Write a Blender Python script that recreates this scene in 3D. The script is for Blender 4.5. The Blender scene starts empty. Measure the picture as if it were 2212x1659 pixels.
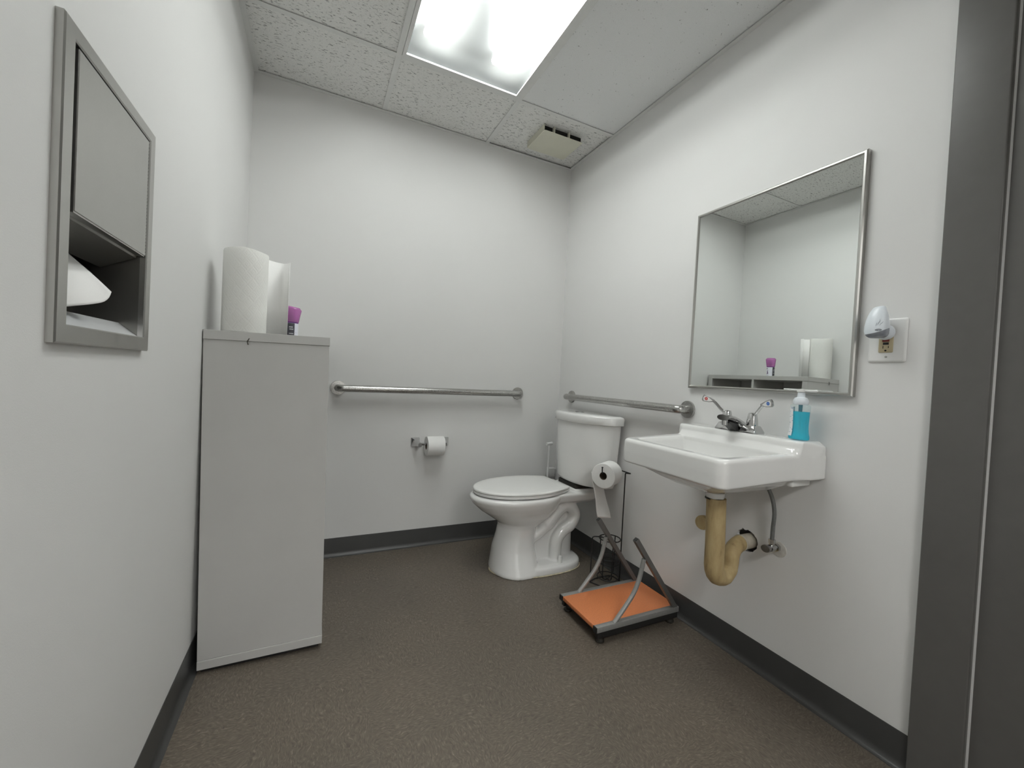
import bpy, bmesh, math, random
from mathutils import Vector, Matrix
random.seed(7)
PI = math.pi
C = bpy.context.scene.collection

# ------------------------------------------------------------------ helpers
def V(*a): return Vector(a)
def box(bm, x0, x1, y0, y1, z0, z1, bev=0, seg=2):
    r = bmesh.ops.create_cube(bm, size=1)
    for v in r['verts']:
        v.co = V((x0+x1)/2+v.co.x*(x1-x0), (y0+y1)/2+v.co.y*(y1-y0), (z0+z1)/2+v.co.z*(z1-z0))
    if bev:
        es = list({e for v in r['verts'] for e in v.link_edges})
        bmesh.ops.bevel(bm, geom=es, offset=bev, segments=seg, profile=.5, affect='EDGES')
def loft(bm, rings, cap0=True, cap1=True, closed=True):
    vs = [[bm.verts.new(p) for p in r] for r in rings]
    n = len(rings[0])
    for a, b in zip(vs, vs[1:]):
        for i in range(n if closed else n-1):
            j = (i+1) % n
            try: bm.faces.new((a[i], a[j], b[j], b[i]))
            except ValueError: pass
    if closed and cap0: bm.faces.new(list(reversed(vs[0])))
    if closed and cap1: bm.faces.new(vs[-1])
def frames(pts, closed=False):
    n = len(pts); T = []
    for i in range(n):
        a = pts[i-1] if (i > 0 or closed) else pts[i]
        b = pts[(i+1) % n] if (i < n-1 or closed) else pts[i]
        T.append((b-a).normalized())
    up = V(0, 0, 1) if abs(T[0].z) < .9 else V(1, 0, 0)
    N = [(up-T[0]*up.dot(T[0])).normalized()]
    for i in range(1, n):
        v = N[-1]-T[i]*N[-1].dot(T[i]); N.append(v.normalized())
    return T, N
def tube(bm, pts, r, seg=16, closed=False, sq=False):
    pts = [Vector(p) for p in pts]
    T, N = frames(pts, closed); rings = []
    for i, p in enumerate(pts):
        B = T[i].cross(N[i]); rr = r[i] if isinstance(r, (list, tuple)) else r
        ring = []
        for k in range(4 if sq else seg):
            a = 2*PI*k/(4 if sq else seg) + (PI/4 if sq else 0)
            ring.append(p + (N[i]*math.cos(a)+B*math.sin(a))*rr*(math.sqrt(2) if sq else 1))
        rings.append(ring)
    if closed:
        rings.append(rings[0]); loft(bm, rings, False, False); bmesh.ops.remove_doubles(bm, verts=bm.verts, dist=1e-6)
    else: loft(bm, rings)
def cyl(bm, p0, p1, r0, r1=None, seg=24):
    tube(bm, [p0, p1], [r0, r0 if r1 is None else r1], seg)
def bez(pts, n=8):
    """Catmull-Rom through pts"""
    P = [Vector(p) for p in pts]; P = [P[0]*2-P[1]] + P + [P[-1]*2-P[-2]]; out = []
    for i in range(1, len(P)-2):
        for k in range(n):
            t = k/n; a, b, c, d = P[i-1], P[i], P[i+1], P[i+2]
            out.append(.5*((2*b)+(c-a)*t+(2*a-5*b+4*c-d)*t*t+(3*b-a-3*c+d)*t**3))
    out.append(P[-2]); return out
def fillet(pts, r, n=6):
    P = [Vector(p) for p in pts]; out = [P[0]]
    for i in range(1, len(P)-1):
        a = (P[i-1]-P[i]); b = (P[i+1]-P[i]); q = min(r, a.length*.49, b.length*.49)
        s = P[i]+a.normalized()*q; e = P[i]+b.normalized()*q
        for k in range(n+1):
            t = k/n; out.append(s*(1-t)**2+P[i]*2*t*(1-t)+e*t*t)
    out.append(P[-1]); return out
def lathe(bm, prof, o=(0, 0, 0), M=None, seg=40, sx=1, sy=1):
    closed = prof[0] == prof[-1]
    M = M or Matrix.Identity(3); o = Vector(o)
    rings = [[o + M @ V(r*math.cos(2*PI*k/seg)*sx, r*math.sin(2*PI*k/seg)*sy, z) for k in range(seg)] for r, z in prof]
    loft(bm, rings, not closed, not closed)
    bmesh.ops.remove_doubles(bm, verts=bm.verts, dist=1e-6)
def axis_M(d):
    return V(0, 0, 1).rotation_difference(Vector(d).normalized()).to_matrix()
def prism(bm, poly, fn, d0, d1):
    """poly 2D list; fn(u,v,d)->xyz"""
    loft(bm, [[fn(u, v, d0) for u, v in poly], [fn(u, v, d1) for u, v in poly]])
def rrect(w, h, r, n=5, cx=0, cy=0):
    out = []
    for sx, sy, a0 in ((1, 1, 0), (-1, 1, 90), (-1, -1, 180), (1, -1, 270)):
        for k in range(n+1):
            a = math.radians(a0+90*k/n)
            out.append((cx+sx*(w/2-r)+r*math.cos(a), cy+sy*(h/2-r)+r*math.sin(a)))
    return out

def newbm(): return bmesh.new()
def wloc(o):
    v = Vector(o.location)
    while o.parent: o = o.parent; v += o.location
    return v
def obj(name, bm, mat, parent=None, smooth=35, label=None):
    bmesh.ops.recalc_face_normals(bm, faces=bm.faces)
    me = bpy.data.meshes.new(name); bm.to_mesh(me); bm.free()
    if parent is not None: me.transform(Matrix.Translation(-wloc(parent)))
    if smooth:
        for p in me.polygons: p.use_smooth = True
        me.set_sharp_from_angle(angle=math.radians(smooth))
    me.materials.append(mat)
    o = bpy.data.objects.new(name, me); C.objects.link(o)
    if parent is not None: o.parent = parent
    if label: o['label'] = label
    return o
def thing(name, label, cat, loc, group=None):
    o = bpy.data.objects.new(name, None); C.objects.link(o); o.location = loc
    o.empty_display_size = .05; o['label'] = label; o['category'] = cat
    if group: o['group'] = group
    return o
def tag(o, label, cat, group=None):
    o['label'] = label; o['category'] = cat
    if group: o['group'] = group
    return o
def struct(name, bm, m, parent=None, smooth=35):
    o = obj(name, bm, m, parent, smooth)
    if parent is None: o['kind'] = 'structure'
    return o

# ------------------------------------------------------------------ materials
def lin(c):
    return tuple(((x/255)/12.92 if x/255 <= .04045 else ((x/255+.055)/1.055)**2.4) for x in c)
class NT:
    def __init__(s, name):
        s.m = bpy.data.materials.new(name); s.m.use_nodes = True; s.t = s.m.node_tree
        s.b = s.t.nodes['Principled BSDF']; s.out = s.t.nodes['Material Output']
    def n(s, typ, **k):
        x = s.t.nodes.new(typ)
        for a, v in k.items():
            if a.startswith('i_'):
                x.inputs[a[2:].replace('_', ' ')].default_value = v
            else: setattr(x, a, v)
        return x
    def l(s, a, b): s.t.links.new(a, b)
    def coord(s, scale=(1, 1, 1), rot=(0, 0, 0)):
        c = s.n('ShaderNodeTexCoord'); m = s.n('ShaderNodeMapping')
        m.inputs['Scale'].default_value = scale; m.inputs['Rotation'].default_value = rot
        s.l(c.outputs['Object'], m.inputs[0]); return m.outputs[0]
    def noise(s, vec, scale, detail=2, rough=.5, dist=0):
        x = s.n('ShaderNodeTexNoise'); s.l(vec, x.inputs['Vector'])
        x.inputs['Scale'].default_value = scale; x.inputs['Detail'].default_value = detail
        x.inputs['Roughness'].default_value = rough; x.inputs['Distortion'].default_value = dist
        return x.outputs['Fac']
    def ramp(s, fac, stops):
        r = s.n('ShaderNodeValToRGB'); s.l(fac, r.inputs[0]); e = r.color_ramp.elements
        while len(e) < len(stops): e.new(.5)
        for q, (p, c) in zip(e, stops):
            q.position = p; q.color = (*c, 1) if len(c) == 3 else c
        return r.outputs[0]
    def bump(s, h, strength=.2, dist=.002, prev=None):
        b = s.n('ShaderNodeBump'); b.inputs['Strength'].default_value = strength; b.inputs['Distance'].default_value = dist
        s.l(h, b.inputs['Height'])
        if prev: s.l(prev, b.inputs['Normal'])
        return b.outputs[0]
    def setup(s, col=None, rough=.5, metal=0, spec=.5, coat=0):
        if col is not None: s.b.inputs['Base Color'].default_value = (*col, 1)
        s.b.inputs['Roughness'].default_value = rough; s.b.inputs['Metallic'].default_value = metal
        s.b.inputs['Specular IOR Level'].default_value = spec; s.b.inputs['Coat Weight'].default_value = coat
        return s
def plain(name, col, rough=.5, metal=0, spec=.5, coat=0, var=.04, vs=30, bump=0, bs=200):
    t = NT(name).setup(col, rough, metal, spec, coat)
    vec = t.coord(); f = t.noise(vec, vs, 3)
    t.l(t.ramp(f, [(.3, tuple(c*(1-var) for c in col)), (.7, tuple(min(1, c*(1+var)) for c in col))]), t.b.inputs['Base Color'])
    if bump: t.l(t.bump(t.noise(vec, bs, 3), bump, .001), t.b.inputs['Normal'])
    return t.m
M = {}
# wall paint: rolled vinyl texture
t = NT('wall_paint').setup((.74, .735, .715), .55, spec=.3)
v = t.coord()
t.l(t.ramp(t.noise(v, 1.3, 3), [(.3, (.735, .732, .722)), (.7, (.755, .752, .742))]), t.b.inputs['Base Color'])
n1 = t.noise(v, 420, 4, .6); t.l(t.bump(n1, .22, .0008), t.b.inputs['Normal'])
M['wall'] = t.m
# ceiling tiles, fissured
def tile_mat(name, fissured):
    t = NT(name).setup((.68, .68, .66), .9, spec=.1)
    v = t.coord((1, 1, 1))
    if fissured:
        v2 = t.coord((55, 165, 60))
        f = t.noise(v2, 1.0, 2, .55, .6); fis = t.ramp(f, [(.34, (0, 0, 0)), (.40, (1, 1, 1))])
        s = t.noise(v, 300, 3, .6); sp = t.ramp(s, [(.32, (.0, .0, .0)), (.5, (1, 1, 1))])
    else:
        f = t.noise(v, 95, 2, .6); fis = t.ramp(f, [(.25, (0, 0, 0)), (.31, (1, 1, 1))])
        s = t.noise(v, 380, 3, .6); sp = t.ramp(s, [(.25, (.3, .3, .3)), (.5, (1, 1, 1))])
    mx = t.n('ShaderNodeMix', data_type='RGBA'); t.l(sp, mx.inputs[0])
    base = (.83, .83, .81) if fissured else (.83, .84, .84)
    mx.inputs[6].default_value = (*[c*.86 for c in base], 1); mx.inputs[7].default_value = (*base, 1)
    m2 = t.n('ShaderNodeMix', data_type='RGBA'); t.l(fis, m2.inputs[0])
    m2.inputs[6].default_value = (*[c*.45 for c in base], 1); t.l(mx.outputs[2], m2.inputs[7])
    t.l(m2.outputs[2], t.b.inputs['Base Color'])
    b1 = t.bump(s, .5, .001); t.l(t.bump(fis, .6, .0015, b1), t.b.inputs['Normal'])
    return t.m
M['tile'] = tile_mat('fissured_ceiling_tile', True)
M['tile2'] = tile_mat('speckled_ceiling_tile', False)
M['grid'] = plain('ceiling_grid_paint', (.74, .745, .73), .45, var=.02)
# floor: VCT with drawn chips, direction alternates by tile
t = NT('vinyl_floor').setup((.12, .1, .08), .36, spec=.45)
def streak(sc, rot, seed):
    c = t.n('ShaderNodeTexCoord'); nz = t.n('ShaderNodeTexNoise'); t.l(c.outputs['Object'], nz.inputs['Vector'])
    nz.inputs['Scale'].default_value = 9; nz.inputs['Detail'].default_value = 3
    sub = t.n('ShaderNodeVectorMath', operation='MULTIPLY_ADD'); t.l(nz.outputs['Color'], sub.inputs[0])
    sub.inputs[1].default_value = (.09, .09, 0); t.l(c.outputs['Object'], sub.inputs[2])
    m = t.n('ShaderNodeMapping'); m.inputs['Scale'].default_value = sc; m.inputs['Rotation'].default_value = (0, 0, rot)
    m.inputs['Location'].default_value = (seed, seed, 0); m.vector_type = 'TEXTURE' if False else 'POINT'
    t.l(sub.outputs[0], m.inputs[0]); return t.noise(m.outputs[0], 1.0, 4, .62, .35)
a = streak((70, 240, 1), 0, 0); b = streak((240, 70, 1), 0, 9)
c = t.n('ShaderNodeTexCoord'); ck = t.n('ShaderNodeTexChecker'); ck.inputs['Scale'].default_value = 1/.3048
mp = t.n('ShaderNodeMapping'); mp.inputs['Location'].default_value = (.11, .07, .05); t.l(c.outputs['Object'], mp.inputs[0])
t.l(mp.outputs[0], ck.inputs['Vector'])
mf = t.n('ShaderNodeMix', data_type='FLOAT'); t.l(ck.outputs['Fac'], mf.inputs[0]); t.l(a, mf.inputs[2]); t.l(b, mf.inputs[3])
col = t.ramp(mf.outputs[0], [(.28, (.078, .066, .052)), (.45, (.114, .096, .076)), (.58, (.140, .120, .096)), (.74, (.245, .215, .176))])
big = t.ramp(t.noise(t.coord(), 2.2, 3), [(.3, (.9, .9, .9)), (.7, (1.1, 1.08, 1.06))])
mm = t.n('ShaderNodeMix', data_type='RGBA', blend_type='MULTIPLY'); mm.inputs[0].default_value = 1
t.l(col, mm.inputs[6]); t.l(big, mm.inputs[7]); t.l(mm.outputs[2], t.b.inputs['Base Color'])
t.l(t.ramp(mf.outputs[0], [(.3, (.46, .46, .46)), (.7, (.36, .36, .36))]), t.b.inputs['Roughness'])
t.l(t.bump(t.noise(t.coord(), 130, 3), .25, .0006), t.b.inputs['Normal'])
M['floor'] = t.m
M['base'] = plain('vinyl_cove_base', (.050, .050, .049), .36, spec=.5, var=.08, vs=6)
M['doorpaint'] = plain('taupe_door_paint', (.108, .104, .098), .33, spec=.5, var=.03, bump=.12, bs=500)
M['porcelain'] = plain('white_porcelain', (.80, .80, .785), .10, spec=.5, coat=.6, var=.01, vs=4)
M['seatplastic'] = plain('white_seat_plastic', (.82, .82, .80), .2, var=.01, vs=4)
M['caulk'] = plain('yellowed_caulk', (.62, .55, .40), .6, var=.25, vs=60, bump=.6, bs=90)
M['cabinet'] = plain('grey_white_laminate', (.52, .515, .50), .42, var=.015, vs=8)
M['cabinet_dark'] = plain('scuff_mark', (.08, .075, .06), .7)
def brushed(name, col, rough, scale, ax=0):
    t = NT(name).setup(col, rough, 1)
    f = t.noise(t.coord(), scale, 3, .6)
    t.l(t.ramp(f, [(.2, (rough*.9,)*3), (.8, (rough*1.12,)*3)]), t.b.inputs['Roughness'])
    g_ = t.noise(t.coord(), 5, 3, .6)
    t.l(t.ramp(g_, [(.25, tuple(c*.93 for c in col)), (.75, col)]), t.b.inputs['Base Color']); return t.m
M['steel'] = brushed('brushed_stainless', (.50, .495, .475), .30, 400, 2)
M['steelh'] = brushed('brushed_stainless_bar', (.47, .465, .45), .28, 300, 0)
M['steely'] = brushed('brushed_stainless_rail', (.47, .465, .45), .28, 300, 1)
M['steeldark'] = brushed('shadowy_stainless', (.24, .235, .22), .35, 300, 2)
M['chrome'] = plain('polished_chrome', (.60, .60, .60), .08, 1, var=.01)
M['mirror'] = plain('silvered_mirror_glass', (.87, .90, .885), .0, 1, var=.0)
M['black'] = plain('black_plastic', (.012, .012, .012), .45, var=.1)
M['dark'] = plain('dark_void', (.01, .009, .008), .9)
M['wire'] = plain('black_powdercoat_wire', (.012, .012, .013), .5, var=.1)
M['greypaint'] = plain('grey_painted_steel', (.29, .29, .28), .38, .3, var=.05, vs=90)
M['darkgrey'] = plain('dark_grey_painted_steel', (.15, .145, .138), .4, .2, var=.05, vs=90)
M['orange'] = plain('orange_beech_laminate', (.60, .20, .075), .45, var=.07, vs=160, bump=.1, bs=400)
M['paper'] = plain('toilet_tissue', (.84, .835, .82), .9, spec=.1, var=.01, bump=.25, bs=260)
M['cardboard'] = plain('cardboard_core', (.14, .10, .07), .9)
t = NT('embossed_paper_towel').setup((.84, .84, .81), .92, spec=.1)
tc = t.n('ShaderNodeTexCoord'); sp_ = t.n('ShaderNodeSeparateXYZ'); t.l(tc.outputs['Object'], sp_.inputs[0])
at = t.n('ShaderNodeMath', operation='ARCTAN2'); t.l(sp_.outputs[1], at.inputs[0]); t.l(sp_.outputs[0], at.inputs[1])
mu = t.n('ShaderNodeMath', operation='MULTIPLY'); t.l(at.outputs[0], mu.inputs[0]); mu.inputs[1].default_value = .0665
cb = t.n('ShaderNodeCombineXYZ'); t.l(mu.outputs[0], cb.inputs[0]); t.l(sp_.outputs[2], cb.inputs[1])
mp = t.n('ShaderNodeMapping'); mp.inputs['Rotation'].default_value = (0, 0, .72); mp.inputs['Scale'].default_value = (1, .8, 1); t.l(cb.outputs[0], mp.inputs[0])
vo = t.n('ShaderNodeTexVoronoi', feature='F1', distance='CHEBYCHEV'); vo.inputs['Scale'].default_value = 42; vo.inputs['Randomness'].default_value = .18
t.l(mp.outputs[0], vo.inputs['Vector'])
r1 = t.ramp(vo.outputs['Distance'], [(.0, (.2, .2, .2)), (.08, (1, 1, 1)), (.16, (.9, .9, .9)), (.22, (.25, .25, .25)), (.30, (.9, .9, .9)), (.42, (.8, .8, .8)), (.50, (0, 0, 0))])
wv = t.noise(t.coord(), 210, 3)
b1 = t.bump(r1, .30, .0014); t.l(t.bump(wv, .4, .001, b1), t.b.inputs['Normal'])
M['towel'] = t.m
M['white'] = plain('white_plastic', (.80, .80, .79), .3, var=.01)
M['almond'] = plain('almond_plastic', (.50, .43, .28), .35, var=.02)
M['yellowwhite'] = plain('aged_white_plastic', (.66, .65, .54), .4, var=.03, vs=12)
M['red'] = plain('red_enamel', (.55, .04, .03), .35)
M['darkred'] = plain('dark_red_button', (.20, .02, .015), .4)
M['blue'] = plain('blue_enamel', (.03, .13, .45), .35)
M['bluewhite'] = plain('cool_white_plastic', (.78, .83, .88), .28, var=.01)
M['greyplastic'] = plain('translucent_grey_plastic', (.30, .32, .36), .2, var=.15, vs=60)
t = NT('insulated_pipe').setup((.5, .4, .2), .55, spec=.3)
f = t.noise(t.coord((30, 30, 9)), 1, 5, .65)
t.l(t.ramp(f, [(.25, (.20, .14, .07)), (.42, (.43, .32, .16)), (.7, (.52, .41, .22))]), t.b.inputs['Base Color'])
t.l(t.bump(t.noise(t.coord(), 60, 4), .3, .002), t.b.inputs['Normal'])
M['pvc'] = t.m
M['pvcwhite'] = plain('dingy_white_pvc', (.50, .46, .38), .5, var=.15, vs=40)
M['hose'] = plain('grey_braided_hose', (.16, .165, .16), .45, .2, var=.2, vs=400, bump=.5, bs=700)
M['rubber'] = plain('black_rubber', (.02, .017, .012), .6, var=.4, vs=80)
M['plaster'] = plain('bare_plaster', (.55, .53, .49), .9, var=.15, vs=60, bump=.5, bs=90)
def tinted(name, col, trans, rough=.08, dif=None, spec=.5):
    """coloured clear stuff: transparent tint + body colour + gloss"""
    t = NT(name); t.t.nodes.remove(t.b)
    tr = t.n('ShaderNodeBsdfTransparent'); tr.inputs[0].default_value = (*col, 1)
    d = t.n('ShaderNodeBsdfPrincipled'); d.inputs['Base Color'].default_value = (*(dif or col), 1)
    d.inputs['Roughness'].default_value = rough; d.inputs['Specular IOR Level'].default_value = spec
    f = t.noise(t.coord(), 25, 2); r = t.n('ShaderNodeMapRange'); t.l(f, r.inputs[0])
    r.inputs['To Min'].default_value = (1-trans)*.95; r.inputs['To Max'].default_value = min(1, (1-trans)*1.05)
    mx = t.n('ShaderNodeMixShader'); t.l(r.outputs[0], mx.inputs[0]); t.l(tr.outputs[0], mx.inputs[1]); t.l(d.outputs[0], mx.inputs[2])
    t.l(mx.outputs[0], t.out.inputs[0]); return t.m
M['cyan'] = tinted('blue_hand_soap', (.03, .80, .95), .45, dif=(.0, .66, .85))
M['clear'] = tinted('clear_bottle_plastic', (.95, .99, .99), .92, dif=(.7, .8, .82))
M['purple'] = tinted('clear_purple_plastic', (.80, .35, .75), .35, dif=(.55, .22, .50))
M['purpledark'] = plain('dark_purple_plastic', (.16, .05, .24), .25)
M['lens'] = None
t = NT('prismatic_lens'); t.t.nodes.remove(t.b)
tl = t.n('ShaderNodeBsdfTranslucent'); tl.inputs[0].default_value = (.35, .37, .36, 1)
tr = t.n('ShaderNodeBsdfTransparent'); tr.inputs[0].default_value = (.9, .93, .92, 1)
gl = t.n('ShaderNodeBsdfGlossy'); gl.inputs['Roughness'].default_value = .2
mx = t.n('ShaderNodeMixShader'); mx.inputs[0].default_value = .60
rf = t.n('ShaderNodeBsdfRefraction'); rf.inputs['Color'].default_value = (.9, .93, .93, 1); rf.inputs['Roughness'].default_value = .40; rf.inputs['IOR'].default_value = 1.35
m0 = t.n('ShaderNodeMixShader'); m0.inputs[0].default_value = .60; t.l(tl.outputs[0], m0.inputs[1]); t.l(rf.outputs[0], m0.inputs[2])
t.l(m0.outputs[0], mx.inputs[1]); t.l(tr.outputs[0], mx.inputs[2])
wv = t.n('ShaderNodeTexVoronoi'); t.l(t.coord(), wv.inputs['Vector']); wv.inputs['Scale'].default_value = 160
t.l(t.bump(wv.outputs['Distance'], .3, .001), tl.inputs['Normal'])
m2 = t.n('ShaderNodeMixShader'); m2.inputs[0].default_value = .04; t.l(mx.outputs[0], m2.inputs[1]); t.l(gl.outputs[0], m2.inputs[2])
t.l(m2.outputs[0], t.out.inputs[0]); M['lens'] = t.m
TUBE = 43.0
HALL_FILL = 27.0
t = NT('fluorescent_tube'); t.t.nodes.remove(t.b)
em = t.n('ShaderNodeEmission'); em.inputs[0].default_value = (.99, .99, .972, 1); em.inputs[1].default_value = TUBE
t.l(em.outputs[0], t.out.inputs[0]); M['tube'] = t.m
M['reflector'] = plain('dimmed_reflector_enamel', (.10, .105, .105), .4, var=.01)  # enamel darkened well below white so the lens ends look dimmer

# ------------------------------------------------------------------ room
W = 1.852; H = 2.4644; YF = -3.05; A = .456; T2 = -.627; T1 = -1.237
DY0, DY1 = -1.655+.028, -1.283  # dispenser (left wall)
bm = newbm(); box(bm, -W-.1, .14, YF-.1, .1, -.06, 0); struct('floor', bm, M['floor'], smooth=0)
bm = newbm(); box(bm, -W-.1, .14, 0, .1, 0, H+.25); struct('wall_back', bm, M['wall'], smooth=0)
# right wall with door opening, behind it the pipe hole
DO0, DO1, DZ = -2.93, -2.03, 2.10
HY, HZ = -1.405, .452
bm = newbm()
box(bm, 0, .14, -1.33, 0, 0, H+.25); box(bm, 0, .14, DO1+.02, -1.48, 0, H+.25)
box(bm, 0, .14, -1.48, -1.33, 0, .38); box(bm, 0, .14, -1.48, -1.33, .53, H+.25)
box(bm, 0, .14, YF, DO0-.02, 0, H+.25); box(bm, 0, .14, DO0-.02, DO1+.02, DZ+.02, H+.25)
# plaster ring with a ragged hole
n = 40; random.seed(3)
inner = []; outer = []
for k in range(n):
    a = 2*PI*k/n
    r = .040+random.uniform(-.0015, .0025) + (.006 if .3 < a < 1.2 else 0) + (.004 if 5.6 < a < 6.1 else 0)
    inner.append((math.cos(a)*r, math.sin(a)*r))
    s = .075/max(abs(math.cos(a)), abs(math.sin(a))); outer.append((math.cos(a)*s, math.sin(a)*s))
for x0, x1 in ((0, .014),):
    vi = [[bm.verts.new((x, HY+u, .455+w)) for u, w in inner] for x in (x0, x1)]
    vo = [[bm.verts.new((x, HY+u, .455+w)) for u, w in outer] for x in (x0, x1)]
    for i in range(n):
        j = (i+1) % n
        bm.faces.new((vi[0][i], vi[0][j], vo[0][j], vo[0][i])); bm.faces.new((vi[0][j], vi[0][i], vi[1][i], vi[1][j]))
        bm.faces.new((vi[1][j], vi[1][i], vo[1][i], vo[1][j]))
box(bm, .13, .14, -1.48, -1.33, .38, .53)
struct('wall_right', bm, M['wall'], smooth=0)
# left wall with the recess of the towel dispenser
bm = newbm(); a0, a1, z0, z1 = DY0+.022, DY1-.022, 1.068, 1.488
box(bm, -W-.14, -W, a1, 0, 0, H+.25); box(bm, -W-.14, -W, YF, a0, 0, H+.25)
box(bm, -W-.14, -W, a0, a1, 0, z0); box(bm, -W-.14, -W, a0, a1, z1, H+.25); struct('wall_left', bm, M['wall'], smooth=0)
bm = newbm(); ox0, ox1 = -1.52, -.56  # opening added so the hallway fill light reaches the room
box(bm, -W-.14, ox0, YF-.1, YF, 0, H+.25); box(bm, ox1, .14, YF-.1, YF, 0, H+.25); box(bm, ox0, ox1, YF-.1, YF, 2.1, H+.25)
struct('wall_front', bm, M['wall'], smooth=0)
# unseen hallway and doorway behind the viewer, added to bring in fill light
HX0, HX1, HY0 = -2.6, .7, -4.6
bm = newbm(); box(bm, HX0-.1, HX1+.1, HY0-.1, HY0, 0, H+.1); box(bm, HX0-.1, HX0, HY0, YF-.1, 0, H+.1); box(bm, HX1, HX1+.1, HY0, YF-.1, 0, H+.1)
box(bm, HX0, -W-.14, YF-.1, YF-.0, 0, H+.1); box(bm, .14, HX1, YF-.1, YF-.0, 0, H+.1); struct('wall_added_hallway', bm, M['wall'], smooth=0)
bm = newbm(); box(bm, HX0, HX1, HY0, YF-.101, -.06, 0); struct('floor_added_hallway', bm, M['floor'], smooth=0)
bm = newbm(); box(bm, HX0, HX1, HY0, YF-.101, H, H+.05); struct('ceiling_added_hallway', bm, M['tile'], smooth=0)
t = thing('ceiling_light', 'added flat fill light in the unseen hallway behind the viewer', 'light', (-1.0, -3.85, H))  # unseen lamp, added to lift the lower walls and floor
bm = newbm(); box(bm, -1.61, -.39, -4.16, -3.54, H-.012, H-.001); obj('frame', bm, M['grid'], t, smooth=0)
bm = newbm(); box(bm, -1.59, -.41, -4.14, -3.56, H-.014, H-.0125)
hl = NT('hall_fill_panel'); hl.t.nodes.remove(hl.b); em = hl.n('ShaderNodeEmission'); em.inputs[0].default_value = (.99, .99, .972, 1); em.inputs[1].default_value = HALL_FILL
hl.l(em.outputs[0], hl.out.inputs[0]); obj('lens', bm, hl.m, t, smooth=0)
# ceiling
ys = [0, -A, -A-.61, -A-1.22, -A-1.83, -A-2.44, YF]
bm = newbm(); bm2 = newbm()
t_ = .012
for (x0, x1, cols) in ((-W, T1, 'a'), (T1, T2, 'b'), (T2, 0, 'c')):
    for i in range(len(ys)-1):
        ya, yb = ys[i], ys[i+1]
        if cols == 'b' and i in (1, 2): continue                     # light fixture
        if cols == 'c' and i in (1, 2):
            if i == 1: box(bm2, x0+.002, x1-.002, ys[3]+.002, ya-.002, H+.0045, H+.020)
            continue
        if cols == 'c' and i == 0:      # lifted corner tile leaves a dark gap above the wall angle
            box(bm, x0+.002, x1-.012, yb+.002, ya-.012, H+.010, H+.026); continue
        box(bm, x0+.002, x1-.002, yb+.002, ya-.002, H+.0045, H+.020)
box(bm, -W-.1, T1+.002, YF, 0, H+.2, H+.21); box(bm, T2-.002, .1, YF, 0, H+.2, H+.21)
box(bm, T1-.01, T2+.01, YF, ys[3]-.0, H+.2, H+.21); box(bm, T1-.01, T2+.01, ys[1], 0, H+.2, H+.21)
box(bm, T1-.01, T2+.01, ys[3], ys[1], H+.2, H+.21)
ceil = struct('ceiling', bm, M['tile'], smooth=0)
c2 = obj('ceiling_tile', bm2, M['tile2'], ceil, smooth=0); c2['label'] = 'smoother finely speckled long tile right of the light'
bm = newbm()
for x in (T1, T2):
    box(bm, x-t_, x+t_, YF, 0, H-.0005, H+.0015); box(bm, x-.003, x+.003, YF, 0, H, H+.04)
for y in ys[1:-1]:
    for x0, x1, cc in ((-W, T1-t_, 'a'), (T1+t_, T2-t_, 'b'), (T2+t_, 0, 'c')):
        if y == ys[2] and cc != 'a': continue
        box(bm, x0, x1, y-t_, y+t_, H-.0003, H+.0015)
struct('trim_1', bm, M['grid'], smooth=0)
bm = newbm()      # wall angle
for x0, x1, y0, y1 in ((-W, 0, -.022, 0), (-W, -W+.022, YF, -.022), (-.022, 0, YF, -.022)):
    box(bm, x0, x1, y0, y1, H-.0012, H)
box(bm, -W, 0, -.0015, 0, H-.0005, H+.022); box(bm, -W, -W+.0015, YF, 0, H-.0005, H+.022); box(bm, -.0015, 0, YF, 0, H-.0005, H+.022)
struct('trim_2', bm, M['grid'], smooth=0)
# cove baseboards
prof = [(0, 0), (.020, 0), (.0198, .0014), (.0125, .0040), (.0080, .0085), (.0048, .016), (.0032, .024), (.003, .098), (.002, .1016), (0, .1016)]
def cove(name, fn, d0, d1):
    bm = newbm(); prism(bm, prof, fn, d0, d1); struct(name, bm, M['base'], smooth=30)
cove('baseboard_back', lambda u, v, d: V(d, -u, v), -W+.001, -.001)
cove('baseboard_right', lambda u, v, d: V(-u, d, v), -.004, -1.899)
cove('baseboard_left', lambda u, v, d: V(-W+u, d, v), -.004, YF+.02)
# grey steel door frame on the right wall and its door leaf
bm = newbm()
FX = -.014
def fpoly(s, ya, yb):  # wrap-around jamb profile: face on the wall, rounded bend, reveal, stop
    pts = [(0, ya), (FX, ya), (FX, ya-s*.0)]
    return pts
def jamb(bm, yw, yo, z1):
    s = 1 if yo < yw else -1
    P = [(.0, yw), (FX+.002, yw), (FX, yw-s*.002)]
    for k in range(7):
        a = PI/2*k/6; P.append((FX+.005-.005*math.cos(a), yo+s*.005-s*.005*math.sin(a)))
    P += [(.135, yo), (.135, yo+s*.03), (.0, yo+s*.03)]
    prism(bm, P, lambda u, v, d: V(u, v, d), 0, z1)
jamb(bm, -1.9, -2.006, DZ+.0); jamb(bm, DO0-.1, DO0+.0, DZ)
box(bm, FX, .135, DO0-.1, -1.9, DZ, DZ+.1)
struct('trim_3', bm, M['doorpaint'], smooth=40)
bm = newbm(); box(bm, .003, .048, DO0+.003, -2.0085, .008, DZ-.003); d = struct('door_1', bm, M['doorpaint'], smooth=0)
bm = newbm(); cyl(bm, (-.05, -2.85, .98), (.004, -2.85, .98), .012); tube(bm, fillet([(-.045, -2.85, .98), (-.05, -2.85, .98), (-.05, -2.74, .98)], .01), .009); cyl(bm, (-.006, -2.85, .98), (.004, -2.85, .98), .028)
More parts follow.
